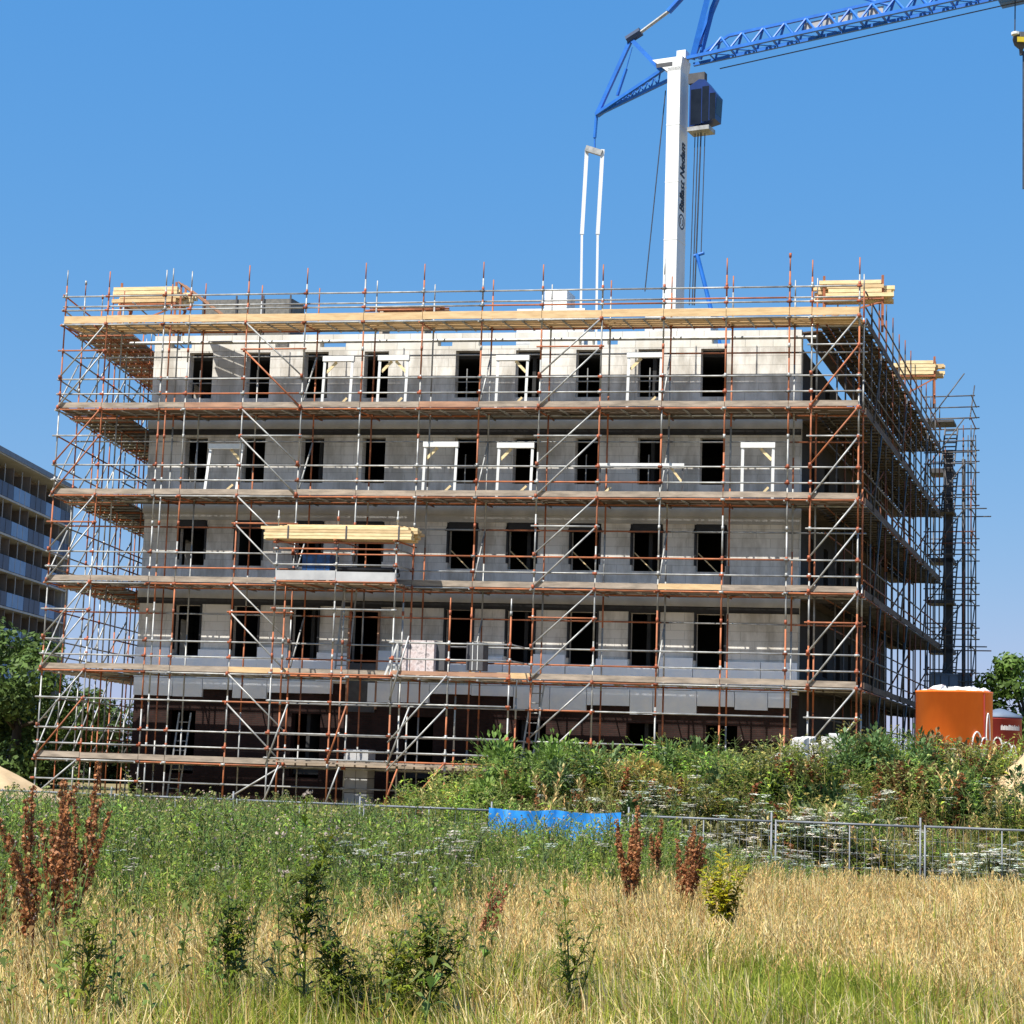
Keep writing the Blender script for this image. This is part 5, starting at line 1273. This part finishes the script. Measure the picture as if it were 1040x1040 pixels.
shrub(1000, 805, 29.5, 1.3, .9, (.075, .13, .045), 'rounded green shrub low on the mound beside the right sand slope', 46, 1000)
shrub(970, 770, 32.5, 1.3, .95, (.17, .11, .045), 'reddish brown shrub directly below the orange tank', 47, 900)

shrub(500, 800, 32.0, 1.2, .75, (.13, .19, .035), 'small bright green shrub at the left foot of the mound above the blue sheet', 51, 800)
shrub(585, 808, 30.5, 1.3, .7, (.16, .15, .05), 'olive brown shrub on the mound directly above the blue sheet', 52, 800)
shrub(668, 775, 32.5, 1.0, .75, (.40, .30, .09), 'straw yellow dry clump standing on the mound between green shrubs', 53, 800)
shrub(655, 812, 29.5, 1.0, .7, (.05, .085, .022), 'dark green shrub low on the slope right of the blue sheet', 54, 700)
shrub(760, 790, 31.5, 1.3, .75, (.055, .085, .03), 'very dark shrub in the hollow at the middle of the mound', 55, 900)
shrub(775, 770, 34.0, 1.5, .8, (.15, .20, .05), 'pale green shrub on the crest before the corner of the building', 56, 900)
shrub(860, 812, 29.0, 1.3, .6, (.20, .24, .09), 'pale flowering cushion low on the slope behind the mesh fence', 57, 800)
shrub(880, 770, 33.0, 1.2, .8, (.12, .18, .04), 'bright green shrub on the crest right of the white rubble', 58, 800)
shrub(930, 800, 30.5, 1.2, .75, (.19, .13, .05), 'brownish dry shrub halfway down the slope under the orange tank', 59, 800)
shrub(720, 815, 28.8, 1.1, .6, (.24, .22, .09), 'yellowish flowering cushion behind the fence near the brown docks', 60, 700)
shrub(800, 815, 28.6, 1.0, .55, (.28, .29, .15), 'whitish flowering cushion behind the fence post', 66, 700)
shrub(1015, 775, 32.0, 1.1, .7, (.10, .155, .035), 'fresh green shrub before the dark red tank', 67, 800)

# ------------------------------------------------------------------ heaps
def heap(name, c, rx, ry, h, m, label, cat, seed=0, n=26):
    r = random.Random(seed); b = MB(); k = b.mi(m); ph = [r.uniform(0, 6.28) for _ in range(6)]
    for j in range(13):
        t = j / 12
        for i_ in range(n):
            a = 2 * math.pi * i_ / n; w_ = 1 + .12 * math.sin(2 * a + ph[0]) + .07 * math.sin(5 * a + ph[1]) + .04 * math.sin(9 * a + ph[2] + 6 * t)
            zz = h * (1 - t * t) ** 1.5 * (1 + .16 * t * math.sin(3 * a + ph[3] + 4 * t) + .08 * t * math.sin(7 * a + ph[4] - 5 * t)) - .12 * t
            b.v.append(Vector((c[0] + rx * t * w_ * math.cos(a), c[1] + ry * t * w_ * math.sin(a), c[2] + zz + r.uniform(-.05, .05))))
    for j in range(12):
        for i_ in range(n): b.f.append((j * n + i_, (j + 1) * n + i_, (j + 1) * n + (i_ + 1) % n, j * n + (i_ + 1) % n)); b.m.append(k)
    o = b.build(name, None, True, loc=c); return tag(o, label, cat)
heap('sand_heap', (-13.2, 46, 0), 3.1, 2.6, 1.25, M_['sand'], 'yellow sand heap at the left photo edge below the dark trees', 'sand heap', 1)
q = at(1052, 800, 31); heap('sand_heap', (q.x + .3, q.y, float(height(q.x, q.y)) - .2), 1.9, 2.2, 1.35, M_['sand'], 'pale sand slope at the right photo edge below the red tank', 'sand heap', 2)
b = MB(); rr = random.Random(5); q = at(838, 756, 38)
for j in range(70):
    c = at(rr.uniform(806, 866), 757, 37 + rr.uniform(-1, 1.2)); c.z = float(height(c.x, c.y)) + rr.uniform(.55, 1.0) ; s_ = rr.uniform(.06, .17)
    a = rr.uniform(0, 3); f_ = lambda x, y, z, c=c, a=a, s_=s_: c + Vector((s_ * (x * math.cos(a) - y * math.sin(a)), s_ * (x * math.sin(a) + y * math.cos(a)), s_ * z * .7 + s_ * .2 * x))
    b.box((-1, -1, -1), (1, .8, 1), M_['rubble'], f_)
o = b.build('rubble', None, loc=(q.x, q.y, 1.2)); tag(o, 'white broken rubble lying on the mound crest at the scaffold corner', 'rubble', kind='stuff')
b = MB(); b.lathe([(1.9, -.4), (1.6, .45), (.8, .78), (.01, .88)], (q.x, q.y, float(height(q.x, q.y)) - .05), M_['rubble'], 16); 
tag(b.build('rubble_heap', None, True, loc=(q.x, q.y, 1)), 'low pale heap under the white rubble at the scaffold corner', 'rubble heap')

# ------------------------------------------------------------------ fence of mesh panels
fp = None
FD = Vector((1, -.28, 0)).normalized(); FA = math.atan2(FD.y, FD.x)
f0 = on_plane(788, 840, (0, 26.5), FD); PW = 1.96
def panel():
    t = thing('fence_panel', (0, 0, 0), 'grey galvanised mesh panel in the temporary site fence behind the weeds', 'fence panel', 'temporary site fence panels')
    H = 1.45; m = M_['dull']
    for z, r_ in ((H, .016), (.12, .013)):
        b = MB(); b.tube((0, 0, z), (PW - .06, 0, z), r_, m, 6); b.build('frame_tube', t, True)
    for x in (0, PW - .06):
        b = MB(); b.tube((x, 0, 0), (x, 0, H + (.12 if x else .02)), .014, m, 6); b.build('post', t, True)
    b = MB(); b.tube((PW / 2, 0, .12), (PW / 2, 0, H), .009, m, 6); b.build('post', t, True)
    b = MB()
    for j in range(1, 20): b.tube((PW * j / 20, 0, .12), (PW * j / 20, 0, H), .0028, m, 4, cap=False)
    for j in range(1, 7): b.tube((0, .006, .12 + (H - .12) * j / 7), (PW - .06, .006, .12 + (H - .12) * j / 7), .0028, m, 4, cap=False)
    b.build('wire_mesh', t)
    b = MB(); b.box((-.14, -.28, -.02), (.1, .28, .09), M_['concrete']); b.build('foot_block', t)
    return t
pp = panel()
tz = lambda x: float(np.interp(x, [-12, -7, 0, 6.7, 12], [.93, .94, .93, .95, .95]))
for j in range(-8, 5):
    o = pp if j == -8 else copy_tree(pp)
    q = Vector((f0.x, f0.y, 0)) + FD * (PW * j); o.location = (q.x, q.y, tz(q.x) - 1.45); o.rotation_euler.z = FA
# blue sheet tied to two panels
b = MB(); k = b.mi(M_['tarp'])
q0, q1 = on_plane(498, 820, (0, 26.42), FD), on_plane(632, 825, (0, 26.42), FD); n = 40; rr = random.Random(2)
O_ = Vector((-FD.y, FD.x, 0)) * -.05
for j in range(n + 1):
    t_ = j / n; tp = q0.lerp(q1, t_); sag = -.03 * math.sin(math.pi * (t_ * 2 % 1))
    for r_ in range(7):
        u = r_ / 6; b.v.append(Vector((tp.x, tp.y, q0.z * (1 - t_) + q1.z * t_ + sag - .75 * u)) + O_ * (1 + (.5 + .7 * u) * math.sin(t_ * 31 + 4.5 * u + 2.5 * math.sin(t_ * 13)) + .5 * math.sin(t_ * 71 - 9 * u) + rr.uniform(-.35, .35) + u))
for j in range(n):
    for r_ in range(6): i = j * 7 + r_; b.f.append((i, i + 7, i + 8, i + 1)); b.m.append(k)
tag(b.build('blue_sheet', None, True, loc=(q0.x, q0.y, 0)), 'bright blue tarpaulin hung on the site fence behind the weeds', 'tarpaulin')
scene.objects[-1] if False else None

# ------------------------------------------------------------------ trees
def tree(px, ybase, Yd, wd, ht, label, seed, col, zc=None, n=5200, leaf=.34, low=.12):
    q = at(px, ybase, Yd); z = 0.0; r = np.random.default_rng(seed); rr = random.Random(seed)
    t = thing('broadleaf_tree', (q.x, q.y, z), label, 'tree')
    b = MB(); b.tube((q.x, q.y, -.2), (q.x + .1, q.y, ht * .45), .28, M_['bark'], 9, .17)
    lobes = []
    for j in range(26):
        a = j * 2.4 + rr.uniform(-.4, .4); f = rr.uniform(low, .95); R_ = wd / 2 * math.sqrt(max(.05, 1 - (abs(f - .5) / .56) ** 2)) * rr.uniform(.35, .95)
        c = Vector((q.x + R_ * math.cos(a), q.y + R_ * math.sin(a), ht * f)); lobes.append((c, rr.uniform(.13, .22) * wd, rr.uniform(.7, 1.35)))
        if j % 2 == 0: s_ = Vector((q.x + .05, q.y, ht * min(.45, f * .7))); b.tube(s_, c, .09, M_['bark'], 6, .03)
    b.build('trunk', t, True)
    k = r.integers(0, len(lobes), n); c = np.array([tuple(l[0]) for l in lobes])[k]; rad = np.array([l[1] for l in lobes])[k]; tn = np.array([l[2] for l in lobes])[k]
    d = r.normal(0, 1, (n, 3)); d /= np.linalg.norm(d, axis=1)[:, None]; c = c + d * (rad * r.uniform(.35, 1.08, n) ** .6)[:, None] * np.array([1, 1, .8])
    nrm = d + r.normal(0, .6, (n, 3)) + np.array([0, 0, .4]); nrm /= np.linalg.norm(nrm, axis=1)[:, None]
    x = np.cross(nrm, r.normal(0, 1, (n, 3))); x /= np.linalg.norm(x, axis=1)[:, None]; y = np.cross(nrm, x); s_ = (leaf * r.uniform(.6, 1.25, n))[:, None]
    v = np.stack([c - x * s_ * .6, c + y * s_ * .35 - nrm * s_ * .1, c + x * s_ * .6, c - y * s_ * .35 - nrm * s_ * .1], 1).reshape(-1, 3) - np.array([q.x, q.y, z])
    f = np.arange(n * 4).reshape(-1, 4); cc = np.repeat(np.array(col)[None] * (tn * r.uniform(.75, 1.3, n))[:, None], 4, 0)
    np_mesh('crown', v, f, M_['leaf'], cc, parent=t)
tree(12, 790, 76, 6.6, 6.1, 'bushy mid green tree at the left edge below the flats', 61, (.085, .135, .032), n=11000, leaf=.24, low=.05)
tree(-30, 790, 80, 7.0, 6.2, 'dark green tree cut by the left photo edge', 62, (.055, .095, .03), n=5000, leaf=.28, low=.05)
tree(100, 790, 92, 5.2, 4.0, 'low dark tree seen through the left side scaffold', 63, (.06, .09, .03), n=5000, leaf=.28, low=.05)
tree(1052, 790, 70, 4.4, 6.2, 'fresh green tree rising behind the red tank at the right edge', 64, (.10, .17, .03), n=8000, leaf=.22, low=.05)
tree(1092, 790, 78, 5.0, 4.6, 'lower green tree beyond the right photo edge', 65, (.07, .12, .03), n=3500, leaf=.28, low=.05)
